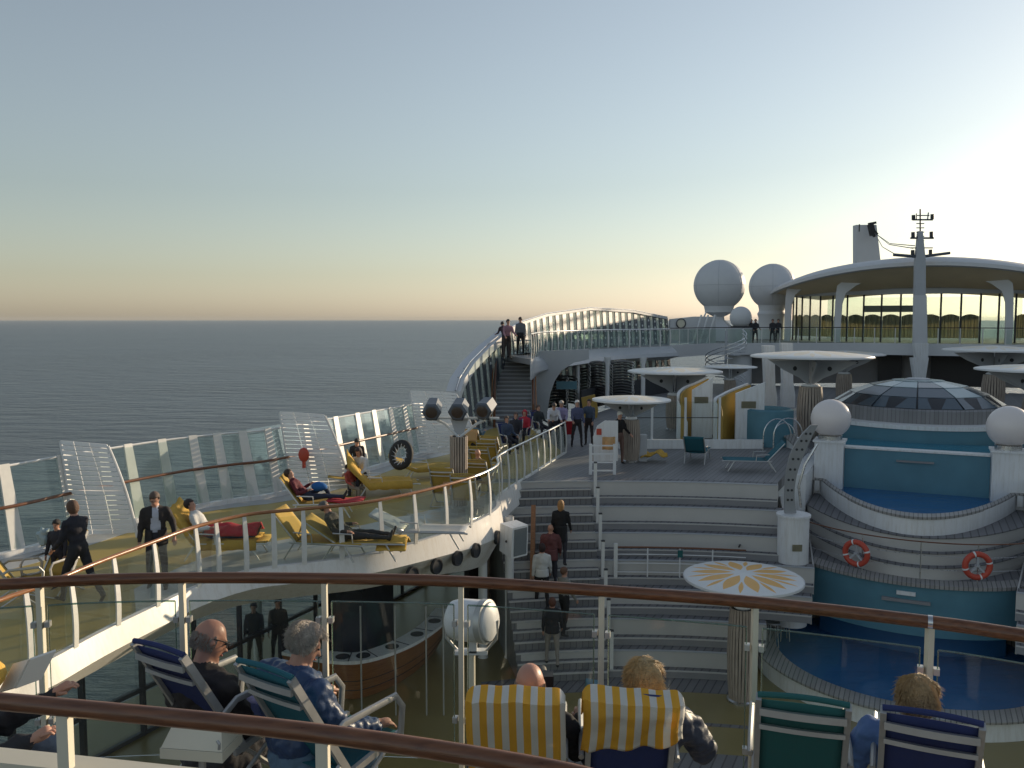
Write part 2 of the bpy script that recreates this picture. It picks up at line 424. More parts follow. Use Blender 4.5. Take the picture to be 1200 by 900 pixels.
def person(loc, rz, label, pose, top=(.1,.1,.12), bottom=(.03,.03,.04), shoe=(.03,.03,.03), hair=(.06,.04,.03), hairstyle='short', group=None,
           h=1.0, bulk=1.0, voxel=.026, skin='skin', sleeves=True, short_legs=False, smooth_it=5, hair_n=0, coat=None, glasses=False, scarf=None, cap=None, chest_open=None):
    P = dict(pel=(0,0,.95), trunk=0, bend=0, head=0, turn=0, tilt=0, ua=(8,8), ab=(10,10), fa=(18,18), th=(2,-2), sh=(-2,-6), hab=(5,5), foot=None, fab=None, curl=25)
    P.update(pose)
    pel = Vector(P['pel'])*1.0
    tr = dirv(180-P['trunk']); tr2 = dirv(180-P['trunk']-P['bend'])
    waist = pel+tr*.16; chest = waist+tr2*.19; neck = chest+tr2*.17
    hd = dirv(180-P['trunk']-P['bend']-P['head'])
    skull = neck+hd*.175
    HR = (Matrix.Rotation(R(P['tilt']), 3, 'Y') @ Matrix.Rotation(R(-P['turn']), 3, 'Z'))
    Xh = HR @ Vector((1,0,0)); 
    base = Matrix((Vector((1,0,0)), hd.cross(Vector((1,0,0))), hd)).transposed()   # columns: right, forward, up of the head
    HM = base @ Matrix.Rotation(R(-P['turn']), 3, 'Z') @ Matrix.Rotation(R(P['tilt']), 3, 'Y')
    def hp(x, y, z): return skull + HM @ Vector((x, y, z))
    caps = []; ells = []
    def C(a, b, ra, rb, m): caps.append((Vector(a), Vector(b), ra, rb, m))
    def E(c, r, rot, m): ells.append((Vector(c), r, rot, m))
    B = bulk
    TB = Matrix((Vector((1,0,0)), tr2.cross(Vector((1,0,0))), tr2)).transposed()
    TP = Matrix((Vector((1,0,0)), tr.cross(Vector((1,0,0))), tr)).transposed()
    E(pel+tr*.02, (.17*B**.5, .125*B**.5, .14), TP, 'b')
    E(waist+tr*.02, (.145*B, .11*B, .16), TP, 't')
    E(chest+tr2*.02, (.175*B, .12*B, .21), TB, 't')
    C(neck+tr2*(-.06)+Vector((-.11,0,0)), neck+tr2*(-.06)+Vector((.11,0,0)), .075*B, .075*B, 't')
    C(neck-tr2*.05, neck+hd*.10, .062, .056, 's')
    # head: cranium, jaw, nose, ears, chin, brow
    E(hp(0,-.012,.03), (.076,.095,.092), HM, 's'); E(hp(0,.028,-.035), (.058,.062,.078), HM, 's')
    C(hp(0,.09,.005), hp(0,.108,-.03), .011, .016, 's'); E(hp(0,.07,-.095), (.03,.025,.02), HM, 's')
    C(hp(-.035,.078,.022), hp(.035,.078,.022), .014, .014, 's')
    for g in (-1, 1): E(hp(g*.078,-.002,-.01), (.011,.022,.033), HM, 's')
    fing = []
    for i, g in enumerate((-1, 1)):
        shd = neck-tr2*.055+Vector((g*.175*max(1,B*.95),0,0))
        ud = (Matrix.Rotation(R(P.get('armrz',0)),3,'Z')@dirv(P['ua'][i], P['ab'][i], g)); el = shd+ud*.285
        fabv = P['fab'][i] if P['fab'] else P['ab'][i]*.3
        fd = dirv(P['fa'][i], fabv, g); wr = el+fd*.245
        C(shd, el, .062*B, .049*B, 't'); C(el, wr, .049*(B if sleeves else .85), .036*(B**.5 if sleeves else .8), 't' if sleeves else 's')
        palm = wr+fd*.085
        C(wr, wr+fd*.03, .026, .028, 's'); C(wr+fd*.03, palm, .03, .034, 's')
        fing.append((wr, fd, palm, g))
        hip = pel-tr*.04+Vector((g*.09,0,0))
        td = dirv(P['th'][i], P['hab'][i], g); kn = hip+td*.43
        sd = dirv(P['sh'][i], P['hab'][i]*.4, g); an = kn+sd*.41
        C(hip, kn, .088, .06, 'b')
        C(kn, an, .058, .042, 's' if short_legs else 'b')
        fdn = dirv(P['sh'][i]+88, 6, g) if not P['foot'] else dirv(P['foot'][i], 6, g)
        toe = an+fdn*.17+sd*.05
        C(an+sd*.035-fdn*.03, toe, .042, .034, 'f')
    mb = MB()
    for a, b, ra, rb, m in caps:
        d = b-a; L = max(d.length, 1e-4); d.normalize(); prof = []
        for k in range(5): t = -math.pi/2+math.pi/2*k/4; prof.append((max(.0005, ra*math.cos(t)), ra*math.sin(t)))
        for k in range(5): t = math.pi/2*k/4; prof.append((max(.0005, rb*math.cos(t)), L+rb*math.sin(t)))
        mb.lathe(prof, a, 12, axis=d)
    for c, r, rot, m in ells: mb.ball(c, r, 14, 10, rot=rot)
    tmp = mb.build('tmp', [], None, local=True, smooth=False)
    md = tmp.modifiers.new('r', 'REMESH'); md.mode = 'VOXEL'; md.voxel_size = voxel
    ms = tmp.modifiers.new('s', 'SMOOTH'); ms.iterations = smooth_it; ms.factor = .45
    if coat or bulk > 1.15:
        tx = bpy.data.textures.get('fold') or bpy.data.textures.new('fold', 'CLOUDS'); tx.noise_scale = .11
        dm = tmp.modifiers.new('d', 'DISPLACE'); dm.texture = tx; dm.strength = 0
    COL.objects.unlink(tmp); ts = bpy.data.scenes.new('tmp'); ts.collection.objects.link(tmp)
    ts.view_layers[0].update(); dg = ts.view_layers[0].depsgraph
    me = bpy.data.meshes.new_from_object(tmp.evaluated_get(dg))
    bpy.data.objects.remove(tmp); bpy.data.scenes.remove(ts)
    prim = [(a, b, ra, rb, m) for a, b, ra, rb, m in caps]+[(c, c, min(r), min(r), m) for c, r, rot, m in ells]
    slots = ['skin' if skin == 'skin' else skin, cloth(top[:3], top[3] if len(top) > 3 else .9), cloth(bottom), cloth(shoe, .5)]; idx = {'s':0,'t':1,'b':2,'f':3}
    pe = []
    for c, r, rot, m in ells: pe.append((c, r, rot.transposed(), m))
    def which(p):
        best = 9; bm_ = 's'
        for a, b, ra, rb, m in caps:
            ab = b-a; t = max(0, min(1, (p-a).dot(ab)/max(ab.length_squared, 1e-9))); d = (p-a-ab*t).length-(ra+(rb-ra)*t)
            if d < best: best = d; bm_ = m
        for c, r, ri, m in pe:
            q = ri @ (p-c); l = Vector((q.x/r[0], q.y/r[1], q.z/r[2])).length; d = (l-1)*min(r)
            if d < best: best = d; bm_ = m
        return bm_
    for s_ in slots: me.materials.append(M[s_])
    import numpy as np
    nP = len(me.polygons); C0 = np.empty(nP*3, 'f'); me.polygons.foreach_get('center', C0); C0 = C0.reshape(-1,3); N0 = np.empty(nP*3, 'f'); me.polygons.foreach_get('normal', N0); N0 = N0.reshape(-1,3)
    bd_ = np.full(nP, 9.0); bi = np.zeros(nP, int)
    for a, b, ra, rb, m in caps:
        a_ = np.array(a); ab = np.array(b)-a_; t = np.clip(((C0-a_)@ab)/max(ab@ab, 1e-9), 0, 1); d = np.linalg.norm(C0-a_-t[:,None]*ab, axis=1)-(ra+(rb-ra)*t)
        w_ = d < bd_; bd_[w_] = d[w_]; bi[w_] = idx[m]
    for c, r, ri, m in pe:
        q = (C0-np.array(c))@np.array(ri).T; l = np.linalg.norm(q/np.array(r), axis=1); d = (l-1)*min(r)
        w_ = d < bd_; bd_[w_] = d[w_]; bi[w_] = idx[m]
    if chest_open is not None:
        me.materials.append(M['eye_dark']); me.materials.append(M['lips']); me.materials.append(M[cloth(chest_open)])
        z_ = C0[:,2]; wd_ = .045+.05*np.clip((1.42-z_)/.4, 0, 1); w_ = (bi == 1) & (np.abs(C0[:,0]+.01) < wd_) & (N0[:,1] > .15); bi[w_] = 6
    mi = bi.tolist()
    # fold displacement on clothed faces
    cl = set()
    for f, m in zip(me.polygons, mi):
        if m in (1, 2, 6): cl.update(f.vertices)
    am = .012 if bulk <= 1.15 else .028
    nv_ = len(me.vertices); vco = np.empty(nv_*3, 'f'); me.vertices.foreach_get('co', vco); vno = np.empty(nv_*3, 'f'); me.vertices.foreach_get('normal', vno)
    vco = vco.reshape(-1,3); vno = vno.reshape(-1,3)
    for vi in cl:
        q = Vector(vco[vi].tolist())
        nz = noise.noise(q*(9 if bulk > 1.15 else 12)+Vector((loc[0], loc[1], 3)))+.5*noise.noise(q*26)
        vco[vi] += vno[vi]*(.006+am*nz)
    me.vertices.foreach_set('co', vco.ravel()); me.update()
    me.polygons.foreach_set('material_index', mi)
    import bmesh
    bm = bmesh.new(); bm.from_mesh(me)
    # fingers and thumbs rooted in the palms, eyes and mouth
    f2 = MB()
    for wr, fd, palm, g in fing:
        xs = fd.cross(Vector((0,0,1)) if abs(fd.z) < .8 else Vector((0,1,0))).normalized(); 
        if g*xs.x < 0: xs = -xs
        ys = fd.cross(xs).normalized()
        inw = -xs*0.9 if abs(fd.z) > .8 else -UP
        spread = ys if abs(fd.z) > .8 else xs
        for k, (o_, l_) in enumerate(((-.027,.066),(-.009,.077),(.009,.072),(.026,.056))):
            a = palm+spread*o_; c1 = a+(fd*math.cos(R(P['curl']*.6))+inw*math.sin(R(P['curl']*.6)))*l_*.55
            c2 = c1+(fd*math.cos(R(P['curl']*1.9))+inw*math.sin(R(P['curl']*1.9)))*l_*.5
            f2.tube([a-fd*.02, a, c1, c2], [.009,.0095,.0085,.006], 6)
        th0 = wr+fd*.035; sd_ = spread if (spread.dot(Vector((0,1,0))) > 0) else -spread
        f2.tube([th0, th0+sd_*.035+fd*.02+inw*.01, th0+sd_*.045+fd*.055+inw*.02], [.013,.012,.008], 6)
    n0 = len(f2.f)
    for g in (-1, 1): f2.ball(hp(g*.031,.083,.004), (.012,.007,.007), 8, 6, mi=4)
    f2.tube([hp(-.024,.088,-.062), hp(0,.094,-.06), hp(.024,.088,-.062)], [.004,.007,.004], 6, mi=5)
    t2 = bpy.data.meshes.new('t2'); t2.from_pydata([tuple(p) for p in f2.v], [], f2.f); t2.polygons.foreach_set('material_index', f2.m); bm.from_mesh(t2)
    bm.to_mesh(me); bm.free(); bpy.data.meshes.remove(t2)
    if chest_open is None: me.materials.append(M['eye_dark']); me.materials.append(M['lips'])
    me.polygons.foreach_set('use_smooth', [True]*len(me.polygons))
    me.name = 'body'
    root = thing('person', loc, label, 'person', group, rz); root.scale = (h,h,h)
    bo = bpy.data.objects.new('body', me); COL.objects.link(bo); bo.parent = root
    # hair shell
    hm = MB(); nn, mm = (28, 18) if hair_n else (16, 12)
    low = {'short':-.03, 'long':-.13, 'bob':-.075, 'bun':-.03, 'bald':-9, 'fringe':-.02}[hairstyle]
    if hairstyle != 'bald':
        gx = 1.10 if not hair_n else 1.12
        def hpnt(i, k):
            t = math.pi*i/mm; q = 2*math.pi*k/nn
            y = math.sin(t)*math.cos(q); x = math.sin(t)*math.sin(q); z = math.cos(t)
            lump = 1+.05*noise.noise(Vector((x*3, y*3, z*3))+Vector((loc[0]*3, 0, 0)))
            ex = 1.0
            if z < -.1: ex = 1+.12*(hairstyle in ('long','bob'))
            zz = z*.098*gx
            if hairstyle == 'long' and z < 0 and y < .4: zz *= 2.3
            if hairstyle == 'bob' and z < 0 and y < .4: zz *= (1.4 if not hair_n else 1.15)
            return (x*.083*gx*lump*ex, (y*.1*gx-.014)*lump, zz+.033)
        vs = [hpnt(i, k) for i in range(mm+1) for k in range(nn)]; fs = []
        for i in range(mm):
            for k in range(nn):
                l = (k+1) % nn; f = (i*nn+k, (i+1)*nn+k, (i+1)*nn+l, i*nn+l)
                cx = sum(vs[j][0] for j in f)/4; cy = sum(vs[j][1] for j in f)/4; cz = sum(vs[j][2] for j in f)/4
                front = cy > .045 and cz < .085-.0*(cy)
                if cz < low+.03 and hairstyle in ('short','bun','fringe') and not (cy < -.03 and cz > -.075): continue
                if front and cz < .07: continue
                if cy > .015 and cz < .02: continue
                fs.append(f)
        hm.add([hp(*p) for p in vs], fs)
        if hairstyle == 'bun': hm.ball(hp(0,-.13,.05), (.045,.04,.045), 10, 8)
        ho = hm.build('hair', hairmat(hair), root, local=True); s_ = ho.modifiers.new('t', 'SOLIDIFY'); s_.thickness = .012
        if hair_n:
            st = MB(); rnd = random.Random(int(abs(loc[0]*100)))
            for _ in range(hair_n):
                t = math.acos(1-2*rnd.random()*.62); q = rnd.uniform(0, 2*math.pi)
                def pt(t, ex=1.0): 
                    y = math.sin(t)*math.cos(q); x = math.sin(t)*math.sin(q); z = math.cos(t)
                    return Vector((x*.083*gx*ex, y*.1*gx*ex-.014, z*.098*gx*ex+.033))
                p0 = pt(t); L = rnd.uniform(.35, .8)
                if p0.y > .045 and p0.z < .06: continue
                ps = [pt(t, .98), pt(t+L*.4, 1.02+.02*rnd.random()), pt(t+L*.8, 1.03+.035*rnd.random()), pt(t+L*1.1, 1.0+.055*rnd.random())]
                if ps[-1].z < -.085 or (ps[-1].y > .05 and ps[-1].z < .05): continue
                sw = Vector((rnd.gauss(0,.004), rnd.gauss(0,.004), 0))+Vector((.012*math.sin(q*5+t*3), .01*math.cos(q*4), 0))
                ps[2] += sw; ps[3] += sw*2.2
                st.tube([hp(*p) for p in ps], [.0014,.0019,.0015,.0004], 3, caps=False)
            st.build('hair_strands', hairmat(tuple(min(1, c*1.35) for c in hair)), root, local=True, fix=False)
    elif skin != 'none':
        st = MB(); rnd = random.Random(5)
        for _ in range(500 if hair_n else 0):
            q = rnd.uniform(R(70), R(290)); z = rnd.uniform(-.06, .02)
            rr = math.sqrt(max(0, 1-(z/.095)**2))
            p = Vector((math.sin(q)*.079*rr, math.cos(q)*.098*rr-.012, z+.012))
            if p.y > .03: continue
            st.tube([hp(*p), hp(p.x*1.05, p.y*1.04, p.z-.012), hp(p.x*1.03, p.y*1.03, p.z-.026)], [.002,.002,.0005], 4, caps=False)
        if st.f: st.build('hair_fringe', hairmat((.3,.26,.22)), root, local=True, fix=False)
    if glasses:
        g = MB()
        for s_ in (-1, 1):
            g.tube([hp(s_*.083,-.005,.012), hp(s_*.078,.05,.014), hp(s_*.06,.1,.01)], .0035, 6)
            ring = [hp(s_*.032+.024*math.cos(a), .104-.006*abs(math.cos(a)), .002+.017*math.sin(a)) for a in [2*math.pi*k/14 for k in range(14)]]
            g.tube(ring, .0028, 6, closed=True)
        g.tube([hp(-.01,.106,.004), hp(.01,.106,.004)], .003, 6)
        g.build('glasses', 'black', root, local=True)
    if scarf:
        s2 = MB(); ring = []
        for k in range(18):
            a = 2*math.pi*k/18; ring.append(neck-tr2*.005+hd*.015+Vector((.085*math.cos(a), .085*math.sin(a), .015*math.sin(3*a))))
        s2.tube(ring, .032, 8, closed=True); s2.build('scarf', cloth(scarf), root, local=True)
    if coat:       # open jacket or coat skirt below the waist
        s3 = MB()
        def cf(a, b):
            ang = R(105)+R(330)*a; r = 1.0+.12*b+.03*math.sin(ang*5)*b
            c = pel+tr*(.14-b*coat[1])
            return c+TP @ Vector((.165*r*B**.5*math.cos(ang), .13*r*B**.5*math.sin(ang), 0))
        s3.grid(cf, 26, 6); s3.build('jacket_skirt', cloth(coat[0]), root, local=True, solid=.012)
    if cap:
        s4 = MB(); prof = [(.001,.1),(.05,.094),(.08,.07),(.092,.03),(.094,.0)]
        s4.lathe(prof, (0,0,0), 16); s4.v = [hp(p.x*1.0, p.y*1.15-.01, p.z+.035) for p in s4.v]
        s4.build('hat', cloth(cap), root, local=True, solid=.006)
    return root
STAND = dict(pel=(0,0,.93))
SIT = dict(pel=(0,0,.50), trunk=-25, bend=8, head=8, th=(84,86), sh=(5,-3), hab=(6,6), ua=(20,20), fa=(70,70), ab=(10,10), foot=(95,95))
def lying(zs, back=-58, **k):
    d = dict(pel=(0,0,zs+.13), trunk=back, bend=6, head=22, th=(92,90), sh=(84,86), hab=(5,5), ua=(-15,-15), fa=(60,55), ab=(18,18), foot=(160,165)); d.update(k); return d
# ------------------------------------------------------------ sea and sky
SEA = -20.0
def build_sea():
    b = MB(); rings = [0, 60, 150, 400, 1200, 4000, 12000, 22000]; n = 72
    b.add([(0,0,SEA)]+[(r*math.cos(2*math.pi*k/n), r*math.sin(2*math.pi*k/n), SEA) for r in rings[1:] for k in range(n)],
          [(0, 1+k, 1+(k+1) % n) for k in range(n)]+[(1+(i-1)*n+k, 1+i*n+k, 1+i*n+(k+1) % n, 1+(i-1)*n+(k+1) % n) for i in range(1, len(rings)-1) for k in range(n)])
    m = water_mat('sea', (.085,.12,.155), .11, 1.0, .3, dist=5.5)
    nt = m.node_tree; N = nt.nodes; L = nt.links
    # large wind patches change the ripple height
    ge = N.new('ShaderNodeNewGeometry'); nz = N.new('ShaderNodeTexNoise'); nz.inputs['Scale'].default_value = .012; nz.inputs['Detail'].default_value = 5
    mp = N.new('ShaderNodeMapping'); mp.inputs['Scale'].default_value = (.4,1.6,1); L.new(ge.outputs['Position'], mp.inputs['Vector']); L.new(mp.outputs['Vector'], nz.inputs['Vector'])
    mr = N.new('ShaderNodeMapRange'); mr.inputs['From Min'].default_value = .35; mr.inputs['From Max'].default_value = .65; mr.inputs['To Min'].default_value = .7; mr.inputs['To Max'].default_value = 1.0
    L.new(nz.outputs['Fac'], mr.inputs['Value']); L.new(mr.outputs['Result'], [x for x in N if x.type == 'BUMP'][0].inputs['Strength'])
    o = b.build('sea', 'sea', smooth=False); tag(o, kind='structure')
build_sea()

# ------------------------------------------------------------ plan curves of the port side
rail_px = [(-60,728),(0,703),(50,686),(110,661),(180,635),(230,617),(290,603),(350,597),(420,590),(470,581),(520,569),(560,557),(583,545),(583,536),(595,528),(620,516),(640,506),(662,495)]
SD = 4.4
RAIL = resample(catmull([at_z(x, y, SD+1.1) for x, y in rail_px], 8), step=.25)
base_px = [(-80,672),(22,650),(100,628),(204,602),(270,590),(329,581),(406,559),(484,537),(520,526)]
OUT = catmull([at_z(x, y, SD) for x, y in base_px], 8)
OUTV = S(0,-1,0)
arc_pts = [OUT[-1]] + [Vector((x, y, SD)) for x, y in ((-1.9,34.5),(-1.0,38.5),(.25,42.5),(2.2,47.5),(4.7,52),(7.8,57),(11.5,62))]
ARC = resample(catmull(arc_pts, 8), step=1.0)
# sundeck floor
A = resample(OUT+ARC[1:12], n=60); Bq = resample(offset(RAIL, -.03), n=60)
fl = MB().slab(setz(A, SD), setz(Bq, SD), .3); o = fl.build('sun_deck', 'sun_deck_yellow', smooth=False); tag(o, kind='structure')
# pale walkway band next to the windscreen and around the front
w = MB(); w.slab(setz(A, SD+.006), [a.lerp(b, .12+.04*math.sin(i*.35)).xy.to_3d()+UP*(SD+.006) for i, (a, b) in enumerate(zip(A, Bq))], .005)
o = w.build('deck_walkway', 'floor_pale', smooth=False); tag(o, kind='structure')
w = MB(); w.slab([a.lerp(b, .80-.1*math.sin(max(0,(i-8))*.13)).xy.to_3d()+UP*(SD+.01) for i, (a, b) in enumerate(zip(A, Bq)) if 8 < i < 40],
                 [b.xy.to_3d()+UP*(SD+.01) for i, (a, b) in enumerate(zip(A, Bq)) if 8 < i < 40], .005)
o = w.build('deck_path', 'floor_pale', smooth=False); tag(o, kind='structure')

# fascia of the sundeck (white curved parapet band) with portholes
def z_on(px, py, P):        # height at which the pixel row py passes over plan point P
    d = ray(px, py); t = P.y/d.y; return CZ+d.z*t
fas_bot = [(-80,880),(60,818),(130,765),(200,742),(250,712),(300,699),(400,692),(490,688),(540,680),(570,655),(590,625),(610,600),(640,560),(662,535)]
FA = setz(RAIL, SD+.03)
def colpx(p): d = p-Vector((0,0,CZ)); return 600+F*d.x/(d.y*cp-d.z*sp)
FB = []
for i, p in enumerate(FA):
    x = colpx(p); f = i/len(FA)
    # height of the band grows towards the rounded nose and shrinks again along the straight run
    h = .75+.75*math.exp(-((f-.62)/.16)**2)+.25*math.exp(-((f-.85)/.12)**2)
    FB.append((p, h))
fz = MB(); tp = [p for p, h in FB]; 
mid = [p+side(tangent(FA, p))*.10*1-UP*h*.45 for p, h in FB]; bot = [p-side(tangent(FA, p))*.35-UP*h for p, h in FB]
fz.band(tp, mid, .1); fz.band(mid, bot, .1)
fr = thing('deck_fascia', FA[len(FA)//2]-UP*1.4, 'white curved steel fascia with portholes along edge of yellow sun deck', 'fascia')
fz.build('fascia_wall', 'fascia', fr)
for px in (478,503,530,552,574):
    p = at_px(FA, px); i = min(range(len(FA)), key=lambda k: (FA[k]-p).length); t = tangent(FA, p); n = side(t)
    c = p.lerp(mid[i], 1) if False else Vector((mid[i].x, mid[i].y, p.z-.62))
    q = MB(); q.lathe([(.001,0),(.14,0),(.145,.02),(.17,.02),(.175,-.06)], c+n*.09, 20, axis=n); q.build('porthole', 'dark_metal', fr)

# ------------------------------------------------------------ balustrades
def fin(b, p, n, z0, z1, w=.11, t=.03, curve=.06):     # curved flat steel post standing proud of the edge
    prof = []
    N_ = 8
    for i in range(N_+1):
        f = i/N_; z = z0+(z1-z0)*f; o_ = curve*math.sin(f*math.pi)
        prof.append((o_-.0, z, w*(.45+.55*math.sin(math.pi*min(1, .15+f*.7)))))
    tt = Vector((-n.y, n.x, 0))
    for i in range(N_):
        a, b_ = prof[i], prof[i+1]
        P = []
        for (o_, z, ww) in (a, b_):
            c = Vector((p.x, p.y, z))+n*o_
            P += [c-tt*ww*.5-n*t/2, c+tt*ww*.5-n*t/2, c+tt*ww*.5+n*t/2, c-tt*ww*.5+n*t/2]
        b.add(P, [(0,1,2,3)[::-1],(4,5,6,7),(0,1,5,4),(1,2,6,5),(2,3,7,6),(3,0,4,7)])
sb = thing('balustrade', Vector((RAIL[40].x, RAIL[40].y, SD)), 'curved glass balustrade with copper coloured wooden handrail edging yellow sun deck', 'balustrade')
iw = next(i for i, p in enumerate(RAIL) if colpx(p) > 552)
MB().tube(RAIL[:iw+1], .034, 10).build('handrail', 'rail_light', sb)
MB().tube(RAIL[iw:], .032, 10).build('handrail', 'steel', sb)
gl = []; 
tot = resample(RAIL, step=.98)
posts_px = [-25,30,82,133,180,229,253,286,320,355,399,445,485,521,550,572]
PP = [at_px(RAIL, x) for x in posts_px]
tail = [p for p in resample(RAIL[iw+10:], step=.8)]
PP += tail
for p in PP:
    n = side(tangent(RAIL, p)); b = MB(); fin(b, p, n, SD-.42, SD+1.08, .10, .028); b.build('post', 'post_white', sb)
GP = resample(RAIL, step=.5)
for i in range(len(PP)-1):
    a, c = PP[i], PP[i+1]; seg = [a.lerp(c, k/2) for k in range(3)]
    g = MB(); g.band([Vector((p.x, p.y, SD+.98)) for p in seg], [Vector((p.x, p.y, SD+.06)) for p in seg], .012); g.build('glass_panel', 'glass_green', sb)

# ------------------------------------------------------------ outer windscreen of the sundeck
ws = thing('windscreen', Vector((OUT[20].x, OUT[20].y, SD)), 'tall leaning glass windscreen with flat white posts along the sea side', 'windscreen')
lean = OUTV*.36
TOPZ = SD+1.8
WB = setz(OUT, SD); WT = [p+lean+UP*1.8 for p in WB]
MB().tube(WT, .025, 6).build('top_rail', 'white_metal', ws)
MB().tube([p+lean*.45+UP*1.0+S(0,.07,0) for p in WB], .035, 8).build('handrail', 'rail_wood', ws)
MB().band([p+UP*.12 for p in WB], WB, .14).build('kerb', 'white', ws)
wp = [at_px(WB, x) for x in (-60,-20,22,88,135,165,204,240,268,298,327,370,405,430,449,468,484,503,520)]
for p in wp:
    t = tangent(WB, p); b = MB(); n = side(t)
    n3 = (t.cross(lean+UP*1.84)).normalized(); b.plate([p-t*.15, p+t*.15, p+t*.11+lean+UP*1.84, p-t*.11+lean+UP*1.84], n3, .05); b.build('post', 'post_white', ws)
for i in range(len(wp)-1):
    g = MB(); a, c = wp[i], wp[i+1]
    g.band([a+lean+UP*1.78, c+lean+UP*1.78], [a+UP*.14, c+UP*.14], .012); g.build('glass_panel', 'glass_screen', ws)

# ------------------------------------------------------------ slatted wind partitions
def partition(px, label, wid, hgt, ns=19):
    b0 = at_px(WB, px); root = thing('slatted_partition', b0, label, 'windbreak', 'slatted partitions on the sun deck')
    dv = Vector((math.sin(R(86)), math.cos(R(86)), 0)); nn = Vector((dv.y,-dv.x,0))
    def wd(f): return wid*(1.0-.05*f-.20*f*f+.0*math.sin(f*3))
    def sk(f): return lean*f*(hgt/1.8)*.85
    for k in range(ns):
        f0 = k/ns; f1 = (k+.80)/ns; s_ = MB()
        zt0 = .12+hgt*f0; zt1 = .12+hgt*f1
        cols = 6
        for c in range(cols):
            a, b_ = c/cols, (c+1)/cols-.012*(c in (1,3))
            bow = lambda u_: nn*(.12*math.sin(u_*math.pi))
            drop = lambda u_: -.10*u_*u_*f0
            P = [b0+sk(f0)+dv*wd(f0)*a+bow(a)+UP*(zt0+drop(a)), b0+sk(f0)+dv*wd(f0)*b_+bow(b_)+UP*(zt0+drop(b_)), b0+sk(f1)+dv*wd(f1)*b_+bow(b_)+UP*(zt1+drop(b_)), b0+sk(f1)+dv*wd(f1)*a+bow(a)+UP*(zt1+drop(a))]
            s_.plate(P, nn, .02)
        s_.build('slat', 'slat_grey', root)
    e = MB(); e.tube([b0+sk(f)+dv*(wd(f)+.03)+UP*(.0+hgt*f*1.02-.08*f) for f in [i/12 for i in range(13)]], .035, 8); e.build('edge_tube', 'white', root)
    e = MB(); e.tube([b0+sk(f)+dv*.0+UP*(hgt*f*1.04) for f in [i/6 for i in range(7)]], .03, 8); e.build('frame_tube', 'white_metal', root)
    e = MB(); e.tube([b0+sk(.5)+nn*-.06+dv*(wd(.5)*x)+UP*(hgt*.5) for x in (0,.5,1)], .02, 6); e.build('brace', 'white_metal', root)
    return root
partition(88, 'grey slatted windbreak behind the woman in dark clothes', 1.3, 2.05)
p2 = partition(342, 'grey slatted windbreak with a round red disc hooked near its left edge', 1.6, 2.15)
partition(492, 'grey slatted windbreak behind the three grey floodlights', 2.1, 2.2)
c = at_y(356, 533, at_px(WB, 342).y-.25); b = MB(); b.ball(c, (.15,.06,.2), 12, 8); b.tube([c+UP*-.18, c+UP*-.36], .05, 6); o = b.build('windmill_toy', 'buoy_red'); tag(o, 'round red disc hanging on a slatted windbreak by the sea rail', 'wind toy')

# ------------------------------------------------------------ upper windscreen sweeping round the bow end
topz_px = [(532,462),(537,445),(550,425),(570,405),(590,389),(612,377),(640,368),(690,361),(740,364),(785,373)]
UD = 7.45
AS = resample(ARC, step=.32)
def topz(p):
    x = colpx(p+S(0,-.3,0))
    for (x0, y0), (x1, y1) in zip(topz_px, topz_px[1:]):
        if x0 <= x <= x1:
            y = y0+(y1-y0)*(x-x0)/(x1-x0); return z_on(x, y, p+S(0,-.3,0))
    return None
line = [(p, topz(p)) for p in AS]; line = [(p, z) for p, z in line if z]
T0 = line[0][1]
us = thing('curved_windscreen', line[0][0], 'arched white windscreen with perforated ribs sweeping up round upper deck', 'windscreen')
tops = [p+S(0,-.35,0).xy.to_3d()+UP*(z-p.z) for p, z in line]
MB().band([p+UP*.02 for p in tops[:26]], [p-UP*.34 for p in tops[:26]], .62).band([p+UP*.01 for p in tops[25:]], [p-UP*.13 for p in tops[25:]], .24).build('top_rail', 'radome', us)
MB().tube([p+UP*.04+S(0,.1,0) for p in tops], .03, 6).build('rim_pipe', 'steel', us)
ribs = resample([p for p, z in line], step=.92)
for k, p in enumerate(ribs):
    z = topz(p)
    if not z: continue
    t = tangent(ARC, p); n = side(t); wdt = .45
    b = MB(); z0 = SD
    top = p+S(0,-.35,0).xy.to_3d(); top.z = z-.04; bb = Vector((p.x, p.y, z0))
    b.plate([bb-t*wdt/2, bb+t*wdt/2, top+t*wdt/2, top-t*wdt/2], n, .06)
    rb = b.build('rib', 'lamp_grey', us)
    H = z-z0; hl = MB(); nh = int(H/.42)
    for j in range(1, nh):
        f = j/nh; c = bb.lerp(top, f)+n*.034
        if c.z < UD-.4: continue
        hl.lathe([(.001,.0),(.085,.0),(.09,-.01)], c, 12, axis=n)
    if hl.f: hl.build('hole', 'hole_sky_white', rb)  # white discs painted in place of bright sky showing through the ribs
gpan = MB()
for i in range(len(ribs)-1):
    z0 = topz(ribs[i]); z1 = topz(ribs[i+1])
    if not z0 or not z1: continue
    a, c = ribs[i], ribs[i+1]; g = MB()
    ta = a+S(0,-.35,0).xy.to_3d(); ta.z = z0-.1; tc_ = c+S(0,-.35,0).xy.to_3d(); tc_.z = z1-.1
    g.band([ta, tc_], [Vector((a.x, a.y, SD)), Vector((c.x, c.y, SD))], .012); g.build('glass_panel', 'glass_frost', us)

